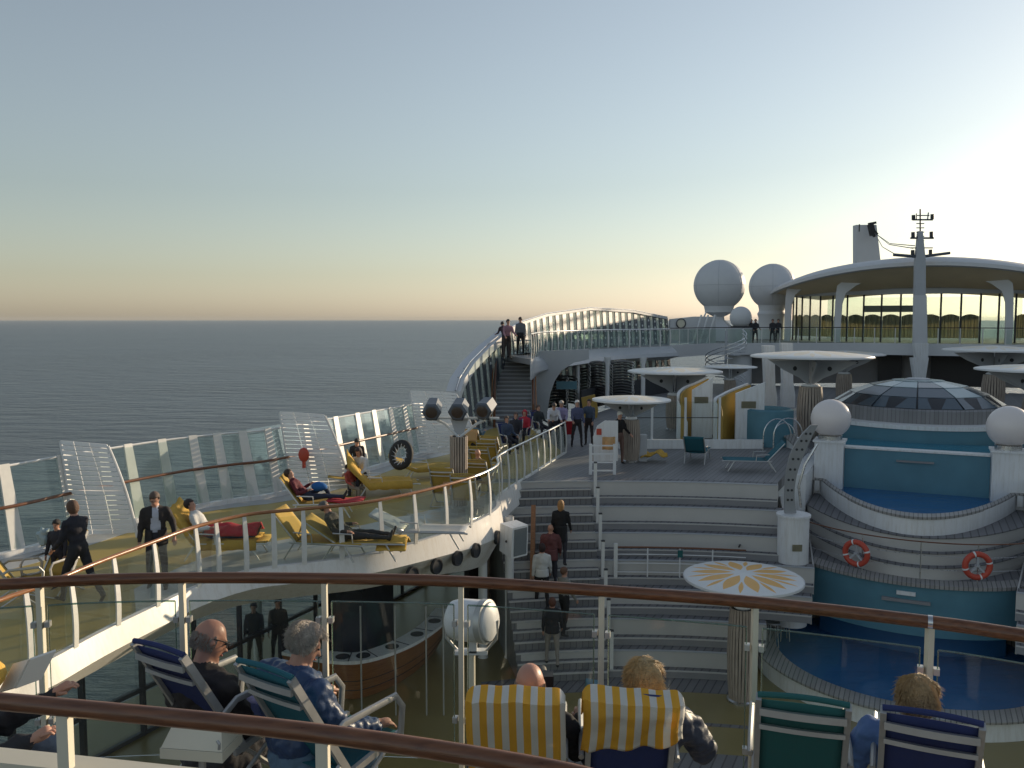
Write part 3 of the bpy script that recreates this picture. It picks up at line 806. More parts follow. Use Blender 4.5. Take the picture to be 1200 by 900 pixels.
# ------------------------------------------------------------ upper deck: slab edge, canopy lip, rail
edge = catmull([at_z(x, y, UD) for x, y in ((622,421),(634,416),(650,413),(700,408.5),(750,406.5),(785,405.3))], 8)
E2 = resample(edge, n=50); A2 = [AS[min(len(AS)-1, int(len(AS)*(.30+.70*i/50)))] for i in range(51)]
o = MB().slab(setz(E2, UD), setz([p+S(0,-.1,0) for p in A2], UD), .25).build('upper_deck', 'riser_dark', smooth=False); tag(o, kind='structure')
uc = thing('deck_canopy', Vector((E2[25].x, E2[25].y, UD-.9)), 'white shell like underside edge of upper deck above stacked chairs', 'canopy')
prof = lambda i: .35+.9*math.sin(math.pi*i/50)**1.0
lip = MB(); o1 = offset(E2, .0)
rows = []
for j, (fo, fzz) in enumerate(((0,0),(.6,-.16),(1.0,-.4),(1.15,-.62),(1.0,-.68),(-.4,-.9))):
    rows.append([p+side(tangent(E2, p))*fo*min(1,i/16)**1.3*(.6+.4*math.sin(math.pi*min(1,(i+6)/56)))+UP*(fzz-.02) for i, p in enumerate(E2)])
for r0, r1 in zip(rows, rows[1:]):
    lip.band(r0, r1, .06)
lip.build('canopy_shell', 'grey_white', uc)
ur = thing('upper_balustrade', Vector((E2[20].x, E2[20].y, UD)), 'glass balustrade with white posts on upper deck above the shell canopy', 'balustrade')
UR = [p+UP*1.1 for p in E2]
MB().tube(UR, .035, 8).build('handrail', 'steel', ur)
for p in resample(E2, step=1.05):
    b = MB(); n = side(tangent(E2, p)); fin(b, p, n, UD-.1, UD+1.08, .13, .03, .04); b.build('post', 'post_white', ur)
ee = resample(E2, step=2.1)
for a, c in zip(ee, ee[1:]):
    g = MB(); g.band([a+UP*.98, c+UP*.98], [a+UP*.05, c+UP*.05], .012); g.build('glass_panel', 'glass_clear', ur)

# white portal wall left of the chair store + columns + dark back wall
pw = thing('portal_wall', at_z(645, 480, SD), 'white arched side wall beside stair, opening on the chair store', 'wall')
zb = at_y(645, 490, 41)
poly = [(621,412),(690,409),(690,421),(672,425),(658,434),(650,446),(645,460),(642,478),(641,498),(621,498)]
mb = MB(); Yd = 41.0
P3 = [at_y(x, y, Yd) for x, y in poly]; P3 = [Vector((p.x, p.y, max(SD-.02, p.z))) for p in P3]
mb.plate(P3, (0,1,0), .25); mb.build('wall', 'grey_white', pw)
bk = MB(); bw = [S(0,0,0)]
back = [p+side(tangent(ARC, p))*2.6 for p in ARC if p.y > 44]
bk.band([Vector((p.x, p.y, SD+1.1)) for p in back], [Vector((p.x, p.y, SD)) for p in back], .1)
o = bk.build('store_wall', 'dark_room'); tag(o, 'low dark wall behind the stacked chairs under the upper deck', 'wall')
for x, lab in ((677,'slim white column beside the orange board under the upper deck'),(712,'slim white column left of the largest chair stack'),(754,'slim white column behind the flower parasol')):
    c = at_z(x, 480, SD); c = Vector((x_:= (x-600)/F*46, 46, SD)); b = MB(); b.lathe([(.16,0),(.16,.02),(.12,.05),(.11,UD-SD-.7),(.2,UD-SD-.3)], c, 16); o = b.build('column', 'white_metal'); tag(o, lab, 'column')

# ------------------------------------------------------------ staircase to the upper deck
stc = thing('staircase', Vector((.1, 39, SD)), 'straight grey staircase with brown handrails climbing to upper deck', 'staircase')
s0 = at_z(603, 502, SD); s1 = Vector((.18, 42.4, UD))
nst = 18; tw = .95
base0 = Vector((.08, 37.6, SD)); dirs = (Vector((.12, 42.2, 0))-base0.xy.to_3d()); dirs.z = 0; Ls = dirs.length; dirs.normalize(); px_ = Vector((dirs.y,-dirs.x,0))
for k in range(nst):
    f = k/nst; c = base0+dirs*(Ls*(f+.5/nst)); z = SD+(UD-SD)*(k+1)/nst
    b = MB(); b.box((c.x, c.y, z-.02), (tw*1.72, Ls/nst+.04, .04), math.atan2(-dirs.x, dirs.y)); b.build('tread', 'grey_white', stc)
    b = MB(); b.box((c.x-dirs.x*Ls/nst*.5, c.y-dirs.y*Ls/nst*.5, z-.1), (tw*1.68, .02, .14), math.atan2(-dirs.x, dirs.y)); b.build('riser', 'interior', stc)
for g in (-1, 1):
    b = MB(); a = base0+px_*g*.87; c = a+dirs*Ls; 
    b.plate([a+UP*.0, a+UP*.3, c+UP*(UD-SD+.1), c+UP*(UD-SD-.3)], px_, .05); b.build('stringer', 'white_metal', stc)
    b = MB(); b.tube([a+UP*.0, a+UP*1.0, c+UP*(UD-SD+1.05), c+UP*(UD-SD+.95)+dirs*.4], .06, 8); b.build('handrail', 'rail_wood', stc)
    g_ = MB(); g_.plate([a+UP*.35, a+UP*.92, c+UP*(UD-SD+.95), c+UP*(UD-SD+.2)], px_, .012); g_.build('glass_panel', 'glass_screen', stc)
    b = MB(); b.tube([a+px_*g*.12+UP*.4, a+px_*g*.12+UP*1.02, c+px_*g*.12+UP*(UD-SD+1.07)], .03, 6); b.build('guard_pipe', 'rail_light', stc)
b = MB(); b.box((.15, 43.2, UD-.1), (2.0, 2.0, .2)); o = b.build('stair_landing', 'frost_panel'); tag(o, kind='structure')
# ------------------------------------------------------------ arena floor, tiers
U0 = 7.0
def arc(Rr, z, a0, a1, n=30): return [S(U0+Rr*math.cos(a0+(a1-a0)*i/n), Rr*math.sin(a0+(a1-a0)*i/n), z) for i in range(n+1)]
b = MB(); b.prism([S(2,-17), S(60,-17), S(60,17), S(2,17)], -.3, 0); o = b.build('arena_floor', 'floor_olive', smooth=False); tag(o, kind='structure')
for r0, r1 in ((15.2, 14.2), (12.6, 12.45), (11.2,10.2)):
    b = MB(); b.slab(arc(r0, .006, R(-40), R(-14)), arc(r1, .006, R(-40), R(-14)), .005); o = b.build('floor_inlay', 'tread', smooth=False); tag(o, kind='structure')
RZ = [(15.0+4.1*k/7, 4.4*(k+1)/7) for k in range(7)]
def tiers(root, a0, a1s, flip=1):
    for k in range(7):
        r0 = 15.0+4.1*k/7; r1 = 15.0+4.1*(k+1)/7; z0 = 4.4*k/7; z1 = 4.4*(k+1)/7; a1 = a1s[k]
        A0, A1 = (a0, a1) if flip == 1 else (-a1, -a0)
        # low step then seat: nosing bright, riser
        zs = z0+.2; rs = r0+.26
        b = MB(); b.band(arc(r0+.03, zs-.02, A0, A1), arc(r0+.03, z0+.0, A0, A1), .04); b.build('low_riser', 'riser_dark', root)
        b = MB(); b.slab(arc(r0-.0, zs, A0, A1), arc(r0+.04, zs, A0, A1), .03); b.build('nosing', 'riser_white', root)
        b = MB(); b.slab(arc(r0+.04, zs-.003, A0, A1), arc(rs, zs-.003, A0, A1), .03); b.build('step', 'tread', root)
        b = MB(); b.band(arc(rs+.02, z1-.03, A0, A1), arc(rs+.02, zs-.05, A0, A1), .04); b.build('riser', 'riser_white', root)
        b = MB(); b.slab(arc(rs-.02, z1, A0, A1), arc(rs+.05, z1, A0, A1), .03); b.build('nosing', 'grey_white', root)
        b = MB(); b.slab(arc(rs+.05, z1-.003, A0, A1), arc(r1+.06, z1-.003, A0, A1), .03); b.build('seat_tread', 'tread', root)
        # end cheek
        e = a1 if flip == 1 else -a1
        P = [S(U0+r*math.cos(e), r*math.sin(e), z) for r, z in ((rs, z1-.03), (20.5, z1-.03), (20.5, max(0,z0-.1)), (rs, max(0,z0-.1)))]
        b = MB(); b.plate(P, S(-math.sin(e), math.cos(e)), .04); b.build('end_cheek', 'riser_white', root)
tr = thing('amphitheatre_tiers', S(20,-6,0), 'curved grey wooden seating tiers with white risers on port side of arena', 'seating tiers')
ends = [R(-14.5), R(-12.3), R(-8.2), R(-8.0), R(-9.5), R(-10.5), R(-11)]
tiers(tr, R(-36), ends)
tr2_ = thing('amphitheatre_tiers', S(20,6,0), 'curved grey seating tiers beyond the pools, partly cut by photo edge', 'seating tiers')
tiers(tr2_, R(-36), ends, -1)
# stair flight at the left end of the tiers
fl_ = thing('aisle_steps', at_z(655, 770, 0), 'narrow grey steps between white handrail posts and sun deck wall', 'steps')
ns = 21
for k in range(ns):
    r0 = 15.0+4.1*k/ns; z = 4.4*(k+1)/ns
    b = MB(); b.slab(arc(r0-.12, z+.012, R(-36.5), R(-27.6), 6), arc(15.2+4.1, z+.012, R(-36.5), R(-27.6), 6), .21); b.build('step', 'deck_grey', fl_)
    b = MB(); b.slab(arc(r0-.15, z+.018, R(-36.5), R(-27.6), 6), arc(r0-.10, z+.018, R(-36.5), R(-27.6), 6), .04); b.build('nosing', 'riser_white', fl_)

# pool deck (z 4.4) behind the tiers
pts = arc(19.1, 4.391, R(-46), R(-11), 30)
pd = MB()
far = [S(64, -16+ (16-2.8)*i/30+0, 4.391) for i in range(31)]
pd.slab(pts, far, .3)
ptsR = arc(19.1, 4.391, R(11), R(46), 30); farR = [S(64, 2.8+13.2*i/30, 4.391) for i in range(31)]
pd.slab(ptsR, farR, .3)
pd.slab([S(36,-3.6,4.386), S(64,-3.6,4.386)], [S(36,3.6,4.386), S(64,3.6,4.386)], .3)
o = pd.build('pool_deck', 'deck_grey', smooth=False); tag(o, kind='structure')
# central stage below the upper basin
def para(a, v1, z, n=24, c=.6): return [S(a+c*v*v, v, z) for v in [-v1+2*v1*i/n for i in range(n+1)]]
def carc(uc, Rr, z, v1, n=28):
    t = math.asin(min(1, v1/Rr)); return [S(uc-Rr*math.cos(-t+2*t*i/n), Rr*math.sin(-t+2*t*i/n), z) for i in range(n+1)]
stg = thing('pool_stage', S(26,0,1), 'convex white stepped platform carrying the upper pool above the teal wall', 'platform')
def closedprism(front, backu, z0, z1, mi=0):
    P = [(p.x, p.y) for p in front]; e0 = S(backu, front_v(front[-1])); e1 = S(backu, front_v(front[0]))
    return MB().prism(P+[(e0.x, e0.y), (e1.x, e1.y)], z0, z1, mi)
def front_v(p): return p.x*math.cos(AX)-p.y*math.sin(AX)
closedprism(carc(28.05,4.05,0,2.85), 30, 1.0, 2.33).build('teal_front', 'teal_wall', stg)
r_ = MB(); r_.slab(carc(28.05,4.13,2.40,2.9), carc(28.05,3.6,2.40,2.5), .09); r_.build('rim', 'tread_rim', stg)
closedprism(carc(28.3,4.0,0,3.2), 31, 2.3, 2.36).build('tread', 'tread', stg)
for k, (a, z0, z1, v1) in enumerate(((24.42, 2.3, 2.72, 3.1), (24.62, 2.7, 3.05, 3.0), (24.80, 3.0, 3.42, 3.0))):
    f = [S(a+.33*v*v, v) for v in [-v1+2*v1*i/24 for i in range(25)]]
    closedprism(f, 31, z0, z1-.03).build('riser', 'riser_white', stg)
    g = [S(a-.03+.33*v*v, v) for v in [-v1+2*v1*i/24 for i in range(25)]]
    closedprism(g, 31, z1-.03, z1).build('tread', 'tread', stg)
# upper basin rim wall
ub = thing('upper_basin', S(28,0,3.4), 'white curved basin wall with grey rim around the upper pool', 'pool')
rim = para(25.0, 3.0, 3.9); 
ub_in = para(25.45, 2.75, 3.9)
MB().band([p+UP*-.02 for p in rim], [p-UP*.6 for p in para(24.97,3.0,3.9)], .06).build('basin_wall', 'white', ub)
MB().slab(para(24.93, 3.02, 3.93), para(25.42, 2.72, 3.93), .07).build('rim', 'tread_rim', ub)
MB().band(para(25.45,2.7,3.88), para(25.45,2.7,3.3), .05).build('inner_wall', 'pool_blue', ub)
water_mat('pool_water_dark', (.02,.12,.3), 1.5, .7, .05, dist=.07)
water_mat('pool_water_teal', (.03,.2,.3), 1.6, .5, .05, dist=.05)
f = para(25.4, 2.72, 0); closedprism(f, 33, 3.3, 3.62).build('water', 'pool_water_dark', ub)
# sweep: coping that runs from the basin up to the cabins on both flanks
for g in (-1, 1):
    pth = catmull([S(29.5,g*2.9,3.9), S(31.5,g*3.2,4.15), S(33.5,g*4.6,4.95), S(35.0,g*6.4,5.35), S(36.0,g*8.6,5.4)], 8)
    b = MB(); b.band(pth, [Vector((p.x,p.y,min(4.38, p.z-.35))) for p in pth], .16); b.build('flank_wall', 'white', ub)
    b = MB(); b.slab([p+UP*.03 for p in offset(pth,-.22)], [p+UP*.03 for p in offset(pth,.22)], .05); b.build('flank_coping', 'tread_rim', ub)
for g in (-1, 1):
    b = MB(); b.prism([(p.x,p.y) for p in (S(27.6,g*3.05), S(36,g*3.05), S(36,g*4.3), S(26.6,g*4.3))], .5, 4.38); b.build('flank_block', 'white', ub)
# blue wall with pillars and globes
bw_ = thing('pool_wall', S(30.3,0,3.4), 'teal painted wall between two white lamp pillars, with small spout slot', 'wall')
b = MB(); a0_, a1_ = S(30.3,-2.12,0), S(30.3,2.12,0)
b.band([a0_+UP*4.93, a1_+UP*4.93], [a0_+UP*3.4, a1_+UP*3.4], .3); b.build('wall', 'teal_wall', bw_)
b = MB(); b.band([a0_+UP*4.99, a1_+UP*4.99], [a0_+UP*4.93, a1_+UP*4.93], .4); b.build('coping', 'white', bw_)
b = MB(); cc = S(30.1,.0,4.62); b.box(cc, (1.1,.12,.05), -AX); b.build('spout', 'riser_dark', bw_)
for g, lab in ((-1,'round pinkish globe lamp on left white pillar beside the teal wall'),(1,'round pinkish globe lamp on right white pillar beside the teal wall')):
    c = S(30.1, g*2.58, 0)
    gr = thing('globe_lamp', c+UP*3.4, lab, 'lamp', 'globe lamps flanking the upper pool')
    b = MB(); b.box(c+UP*4.3, (.9,.9,1.75), -AX); b.build('pillar', 'white', gr)
    b = MB(); b.box(c+UP*5.17, (1.0,1.0,.06), -AX); b.build('pillar_cap', 'white', gr)
    b = MB(); b.lathe([(.001,0),(.38,0),(.38,.14),(.001,.14)], c+UP*5.2, 24); b.build('collar', 'steel', gr)
    b = MB(); b.ball(c+UP*5.9, .64, 28, 18); b.build('globe', 'globe', gr)
# pool behind
p2_ = thing('middle_pool', S(32,0,4.4), 'shallow teal pool in front of the glazed dome', 'pool')
b = closedprism([S(30.5,-3.1), S(30.5,3.1)], 33.5, 4.3, 4.82); b.build('water', 'pool_water_teal', p2_)
dome_c = S(37.0,0,0)
b = MB(); ring = lambda r, z, n=48: [dome_c+Vector((r*math.cos(2*math.pi*i/n), r*math.sin(2*math.pi*i/n), z)) for i in range(n)]
b.band(ring(3.7,5.28), ring(3.7,4.3), .1, closed=True); b.build('back_wall', 'teal_wall', p2_)
b = MB(); b.lathe([(3.8,5.28),(3.8,5.42),(3.1,5.46)], dome_c, 64); b.build('coping', 'white', p2_)
# ladder rings and hand hoops
# dome
dm = thing('glass_dome', dome_c+UP*5.4, 'low faceted glass dome skylight on a round wooden plinth', 'dome')
b = MB(); b.lathe([(3.3,5.43),(3.22,5.90),(3.05,5.95)], dome_c, 64); b.build('plinth', 'deck_grey', dm)
rows_ = [(3.05,5.95),(2.5,6.32),(1.75,6.62),(.95,6.8),(.45,6.84)]
NP = 12
mat('dome_pane', (.08,.11,.14), .2, spec=.8)
mat('dome_light', (.3,.4,.44), .25)
for i in range(4):
    for k in range(NP):
        a, a2 = 2*math.pi*(k)/NP-AX+.0, 2*math.pi*(k+1)/NP-AX
        (r0, z0), (r1, z1) = rows_[i], rows_[i+1]
        P = [dome_c+Vector((r*math.cos(q), r*math.sin(q), z)) for r, q, z in ((r0,a+.012,z0+.01),(r0,a2-.012,z0+.01),(r1,a2-.012,z1-.01),(r1,a+.012,z1-.01))]
        q = MB(); q.plate(P, (P[1]-P[0]).cross(P[2]-P[0]), .03); q.build('pane', 'dome_light' if i == 3 or (i == 2 and k % 3) or (i == 1 and k % 5 == 0) else 'dome_pane', dm)
b = MB(); b.lathe([(3.05,5.93),(2.5,6.30),(1.75,6.60),(.95,6.78),(.45,6.82),(.001,6.83)], dome_c, NP*2); b.build('frame', 'dark_metal', dm)
b = MB(); b.lathe([(.45,6.82),(.45,6.87),(.35,6.9),(.001,6.9)], dome_c, 32); b.build('crown_ring', 'grey_white', dm)

# lower pool
lp = thing('lower_pool', S(24.2,0,0), 'round deep blue pool with pale planked rim at foot of the teal wall', 'pool')
pc = S(24.2,0,0)
b = MB(); b.lathe([(3.9,0.001),(3.86,.44)], pc, 72); b.build('basin_wall', 'white', lp)
b = MB(); b.lathe([(3.95,.42),(3.95,.47),(3.9,.49),(3.4,.49),(3.34,.46),(3.34,.2)], pc, 96); b.build('rim', 'tread_rim', lp)
b = MB(); b.lathe([(3.36,.3),(.001,.3)], pc, 48); b.build('water', 'pool_water_dark', lp, fix=True)
b = MB(); b.band(carc(28.3,3.6,1.0,2.3), carc(28.3,3.6,.05,2.3), .1); b.build('recess_wall', 'pool_blue', lp)
b = MB(); c = S(24.0,-.1,1.98); b.box(c+UP*.12, (.45,.1,.1), -AX); b.box(c-UP*.08, (1.15,.14,.08), -AX, mi=1); b.build('spout', ['white','riser_dark'], lp)
# guard wire with lifebuoys along the teal wall rim
gw = thing('pool_railing', S(24.6,0,2.4), 'thin wire railing with brown top line above the teal pool wall', 'railing')
pl = carc(28.1,4.0,2.42,2.95)
ext = [at_z(x, y, 3.45) for x, y in ((697,604),(760,603),(850,607),(905,611))]
top = [p+UP*1.05 for p in pl]
MB().tube(top, .018, 6).build('top_wire', 'rail_wood', gw)
for h_ in (.35,.7): MB().tube([p+UP*h_ for p in pl], .006, 4).build('wire', 'steel', gw)
for q in (1010, 1078, 1145): 
    p = at_px(pl, q); MB().tube([p, p+UP*1.05], .016, 6).build('stanchion', 'steel', gw)
for q, lab in ((1004,'red lifebuoy with white lashings, left of the two on the wire railing'),(1143,'red lifebuoy with white lashings, right of the two on the wire railing')):
    p = at_px(pl, q); t = tangent(pl, p); n = side(t); c = p+UP*.52+n*(.07 if n.y < 0 else -.07)
    lb = thing('lifebuoy', c-UP*.4, lab, 'lifebuoy', 'lifebuoys on the pool railing')
    for k in range(4):
        a0, a1 = k*math.pi/2+.35, (k+1)*math.pi/2+.22
        b = MB(); b.tube([c+t*.3*math.cos(a0+(a1-a0)*i/10)+UP*.3*math.sin(a0+(a1-a0)*i/10) for i in range(11)], .075, 10); b.build('red_segment', 'buoy_red', lb)
        a0, a1 = (k+1)*math.pi/2+.22, (k+1)*math.pi/2+.35
        b = MB(); b.tube([c+t*.3*math.cos(a0+(a1-a0)*i/3)+UP*.3*math.sin(a0+(a1-a0)*i/3) for i in range(4)], .078, 10); b.build('white_band', 'white_metal', lb)
    b = MB(); b.tube([c+UP*.02, c+UP*-.02+t*0], .07, 8)
    for g in (-1, 1): b.bar(c, c+t*g*.26-UP*.26, .06, .05)
    b.bar(c-UP*.02, c+UP*.3, .06, .05); b.build('holder', 'grey_white', lb)

# white drum pillar with curved perforated mast
dc = at_z(928, 681, 1.95); zt = z_on(928, 602, dc)
dp = thing('drum_pillar', dc, 'thick white round pillar carrying a curved perforated grey shower mast', 'pillar')
b = MB(); b.lathe([(.42,-1.2),(.42,zt-dc.z-.06),(.46,zt-dc.z-.06),(.46,zt-dc.z),(.001,zt-dc.z)], dc, 36); b.build('drum', 'white', dp)
b = MB(); b.box(dc+Vector((-.02,-.425,(zt-dc.z)-.85)), (.26,.02,.18)); b.build('name_plate', 'curtain', dp)
mp_ = [(926,601,.52),(925,580,.42),(927,556,.48),(934,532,.6),(944,512,.52),(954,498,.3)]
Lp, Rp = [], []
for x, y, wv in mp_:
    p = at_y(x, y, dc.y); wpx = wv*.5; Lp.append(p+Vector((-wpx*.62,0,0))); Rp.append(p+Vector((wpx*.62,0,0)))
Lp = catmull(Lp, 4); Rp = catmull(Rp, 4)
b = MB(); b.plate(Lp+Rp[::-1], (0,1,0), .08); ma = b.build('mast_blade', 'mast_grey', dp)
for i in range(3, len(Lp)-2, 2):
    for f in (.3,.7):
        c = Lp[i].lerp(Rp[i], f); q = MB(); q.lathe([(.001,0),(.035,0),(.037,-.01)], c-Vector((0,.045,0)), 10, axis=Vector((0,-1,0))); q.build('hole', 'dark_metal', ma)
b = MB(); b.tube([at_y(930,595,dc.y)+Vector((.2,0,0)), at_y(936,570,dc.y), at_y(943,545,dc.y), at_y(958,520,dc.y)], .035, 8); b.build('pipe', 'steel', dp)

# ------------------------------------------------------------ flower parasols
def petal_mat(name='petals', pc=(.78,.42,.09)):
    m = bpy.data.materials.new(name); m.use_nodes = True; nt = m.node_tree; N = nt.nodes; L = nt.links; b = N['Principled BSDF']
    tc = N.new('ShaderNodeTexCoord'); sx = N.new('ShaderNodeSeparateXYZ'); L.new(tc.outputs['Object'], sx.inputs[0])
    def ma(op, a, b_=None, c=None):
        n = N.new('ShaderNodeMath'); n.operation = op
        for i, q in enumerate((a, b_, c)):
            if q is None: continue
            if isinstance(q, (int, float)): n.inputs[i].default_value = q
            else: L.new(q, n.inputs[i])
        return n.outputs[0]
    x, y = sx.outputs['X'], sx.outputs['Y']
    r = ma('SQRT', ma('ADD', ma('MULTIPLY', x, x), ma('MULTIPLY', y, y)))
    an = ma('ARCTAN2', y, x)
    def petals(n, r0, r1, wmax, ph):
        f = ma('FRACT', ma('MULTIPLY_ADD', an, n/(2*math.pi), ph))
        d = ma('MULTIPLY', ma('ABSOLUTE', ma('SUBTRACT', f, .5)), 2*math.pi/n)       # angle from the petal axis
        lat = ma('MULTIPLY', d, r)
        s = ma('SINE', ma('MULTIPLY', ma('DIVIDE', ma('SUBTRACT', r, r0), r1-r0), math.pi))
        inr = ma('MULTIPLY', ma('GREATER_THAN', r, r0), ma('LESS_THAN', r, r1))
        return ma('MULTIPLY', ma('LESS_THAN', lat, ma('MULTIPLY', s, wmax)), inr)
    p1 = petals(10, .26, 1.34, .17, 0); p2 = petals(10, .7, 1.44, .06, .5)
    mx = N.new('ShaderNodeMix'); mx.data_type = 'RGBA'; mx.inputs['A'].default_value = (.72,.73,.72,1); mx.inputs['B'].default_value = (*pc,1)
    nz = N.new('ShaderNodeTexNoise'); nz.inputs['Scale'].default_value = 2.5; nz.inputs['Detail'].default_value = 7; L.new(tc.outputs['Object'], nz.inputs['Vector'])
    mz = N.new('ShaderNodeMix'); mz.data_type = 'RGBA'; mz.inputs['A'].default_value = (.62,.64,.66,1); mz.inputs['B'].default_value = (.82,.81,.77,1)
    L.new(nz.outputs['Fac'], mz.inputs['Factor']); L.new(mz.outputs['Result'], mx.inputs['A'])
    L.new(ma('MAXIMUM', p1, p2), mx.inputs['Factor']); L.new(mx.outputs['Result'], b.inputs['Base Color'])
    mr = N.new('ShaderNodeMapRange'); mr.inputs['To Min'].default_value = .25; mr.inputs['To Max'].default_value = .6; L.new(nz.outputs['Fac'], mr.inputs['Value']); L.new(mr.outputs['Result'], b.inputs['Roughness'])
    M[name] = m
petal_mat(); petal_mat('petals_faint', (.74,.66,.52))
lines('slat_round', (.34,.30,.26), (.12,.1,.09), .1, 0, .22, .6)
def parasol(base, ztop, rad, label, zdeck=None, slatr=.26, pet='petals_faint'):
    root = thing('parasol', base, label, 'parasol', 'flower topped parasols round the pools'); H = ztop-base.z; s = rad/1.5
    b = MB(); pr = [(.001,.0),(.12,0)]+[(rad*f, -.075*f**1.6*rad) for f in (.2,.4,.6,.8,.95)]+[(rad,-.08*rad),(rad*1.01,-.10*rad),(rad*.99,-.115*rad),(rad*.6,-.12*rad),(.1,-.12)]
    # mesh built in units where the radius is 1.5 so the petal pattern scales with the disc
    b.lathe([(r/s, z/s) for r, z in pr], (0,0,0), 64)
    d = b.build('disc', pet, root, local=True); d.location = (0,0,H); d.scale = (s,s,s)
    b = MB(); b.lathe([(rad*1.0,0),(rad*1.02,.02),(rad*1.02,-.03),(rad*.99,-.03)], (0,0,H-.098*rad), 64); b.build('rim', 'white_metal', root, local=True)
    hb = rad*.62
    for k in range(6):            # perforated triangular brackets
        a = 2*math.pi*k/6+.3; u = Vector((math.cos(a), math.sin(a), 0)); n = Vector((-u.y, u.x, 0))
        P = [u*.1+UP*(H-.14*rad), u*rad*.8+UP*(H-.17*rad), u*rad*.55+UP*(H-.32*rad), u*.22*rad+UP*(H-.75*rad*.62), u*.1+UP*(H-hb*.95)]
        q = MB(); q.plate(P, n, .04); br = q.build('bracket', 'grey_white', root, local=True)
        for sgn in (-1, 1):
            q = MB(); q.lathe([(.001,0),(.06*s,0),(.062*s,-.01)], u*rad*.33+UP*(H-.3*rad)+n*sgn*.022, 12, axis=n*sgn); q.build('hole', 'dark_metal', br, local=True)
    q = MB(); q.lathe([(.2*s,H-hb-.02),(.24*s,H-hb+.03),(.2*s,H-hb+.1),(.1,H-hb+.12)], (0,0,0), 20); q.build('collar', 'white_metal', root, local=True)
    q = MB(); top_ = H-hb; nsl = 26
    for k in range(nsl):          # slatted, slightly bellied column
        a = 2*math.pi*k/nsl; u = Vector((math.cos(a), math.sin(a), 0)); w_ = 2*math.pi*slatr/nsl*.78
        for f0, f1 in ((0,.25),(.25,.5),(.5,.75),(.75,1)):
            r0 = slatr*(.78+.32*math.sin(math.pi*min(1,.1+f0*.75))); r1 = slatr*(.78+.32*math.sin(math.pi*min(1,.1+f1*.75)))
            q.bar(u*r0+UP*(top_*f0), u*r1+UP*(top_*f1), w_, .03, up=u)
    q.build('slatted_column', 'column_slats_', root, local=True)
    q = MB(); q.lathe([(slatr*.74,0),(slatr*.86,top_*.4),(slatr*.7,top_)], (0,0,0), 20); q.build('core', 'dark_metal', root, local=True)
    q = MB(); q.lathe([(slatr*1.1,0),(slatr*1.1,.04),(slatr*.8,.1)], (0,0,0), 20); q.build('foot', 'steel', root, local=True)
    return root
wood('column_slats_', (.30,.25,.21), (.44,.37,.31), .6, (6,6,1))
def para_px(x, ytop, halfw, depth, base_z, label, slatr=.27):
    p = at_y(x, ytop, depth); rad = halfw/1000*depth*1.0; base = Vector((p.x, p.y, base_z)); return parasol(base, p.z, rad, label, slatr=slatr)
para_px(740, 464, 45, 28.6, SD, 'flower parasol in front of the glass screen, its slatted column beside a white bench')
para_px(791, 430, 54, 37, SD, 'flower parasol behind and right of the bench parasol, beside the yellow lined cabins', .33)
para_px(856, 427, 30, 46, SD, 'small flower parasol in front of the spiral stair', .3)
para_px(951, 411, 68, 34, SD, 'large flower parasol left of the glass dome', .45)
para_px(990, 411, 44, 50, SD, 'flower parasol half hidden behind the large one left of the dome', .4)
para_px(1166, 405, 55, 44, SD, 'flower parasol right of the dome under the lounge deck edge', .5)
para_px(1215, 427, 64, 33, SD, 'flower parasol cut by the right photo edge, in front of the dark recess', .42)
pp_ = at_z(871, 671, 3.15)
parasol(Vector((pp_.x, pp_.y, 0)), pp_.z, 1.38, 'flower parasol seen from above with orange petals, beside the white drum pillar', slatr=.3, pet='petals')
# ------------------------------------------------------------ white railings at the tiers
rl = thing('stair_railing', at_z(690, 745, 0), 'white stair rail posts climbing along the edge of the seating tiers', 'railing')
for (x, y0, y1) in ((676,688,730),(677,625,680),(677,590,625),(677,559,590)):
    pass
prev = None
for k in range(7):
    r0 = 15.0+4.1*k/7; z0 = 4.4*k/7; p = S(U0+(r0+.1)*math.cos(R(-27.2)), (r0+.1)*math.sin(R(-27.2)), z0+.1)
    q = MB(); q.box(p+UP*.55, (.09,.09,1.1)); q.build('post', 'post_white', rl)
    q = MB(); q.box(p+UP*1.11, (.1,.1,.03)); q.build('post_cap', 'dark_metal', rl)
br_ = thing('tier_railing', at_z(690, 645, 2.5), 'long low railing with brown top and white bars halfway up seating tiers', 'railing')
rr = 15.0+4.1*3/7+.1; zz = 4.4*3/7+.03
pa = arc(rr, zz, R(-26), R(-14), 16)
MB().tube([p+UP*1.0 for p in pa], .025, 8).build('top_rail', 'rail_wood', br_)
for h_ in (.3,.55,.8): MB().tube([p+UP*h_ for p in pa], .014, 6).build('bar', 'white_metal', br_)
for i in (4, 8, 12): MB().tube([pa[i], pa[i]+UP*1.0], .02, 6).build('post', 'white_metal', br_)
q = MB(); q.box(pa[0]+UP*.55, (.1,.1,1.1)); q.build('post', 'post_white', br_)
q = MB(); q.box(pa[8]+UP*.84-Vector((0,.04,0)), (.14,.02,.2)); q.build('sign_plate', 'green_fabric', br_)
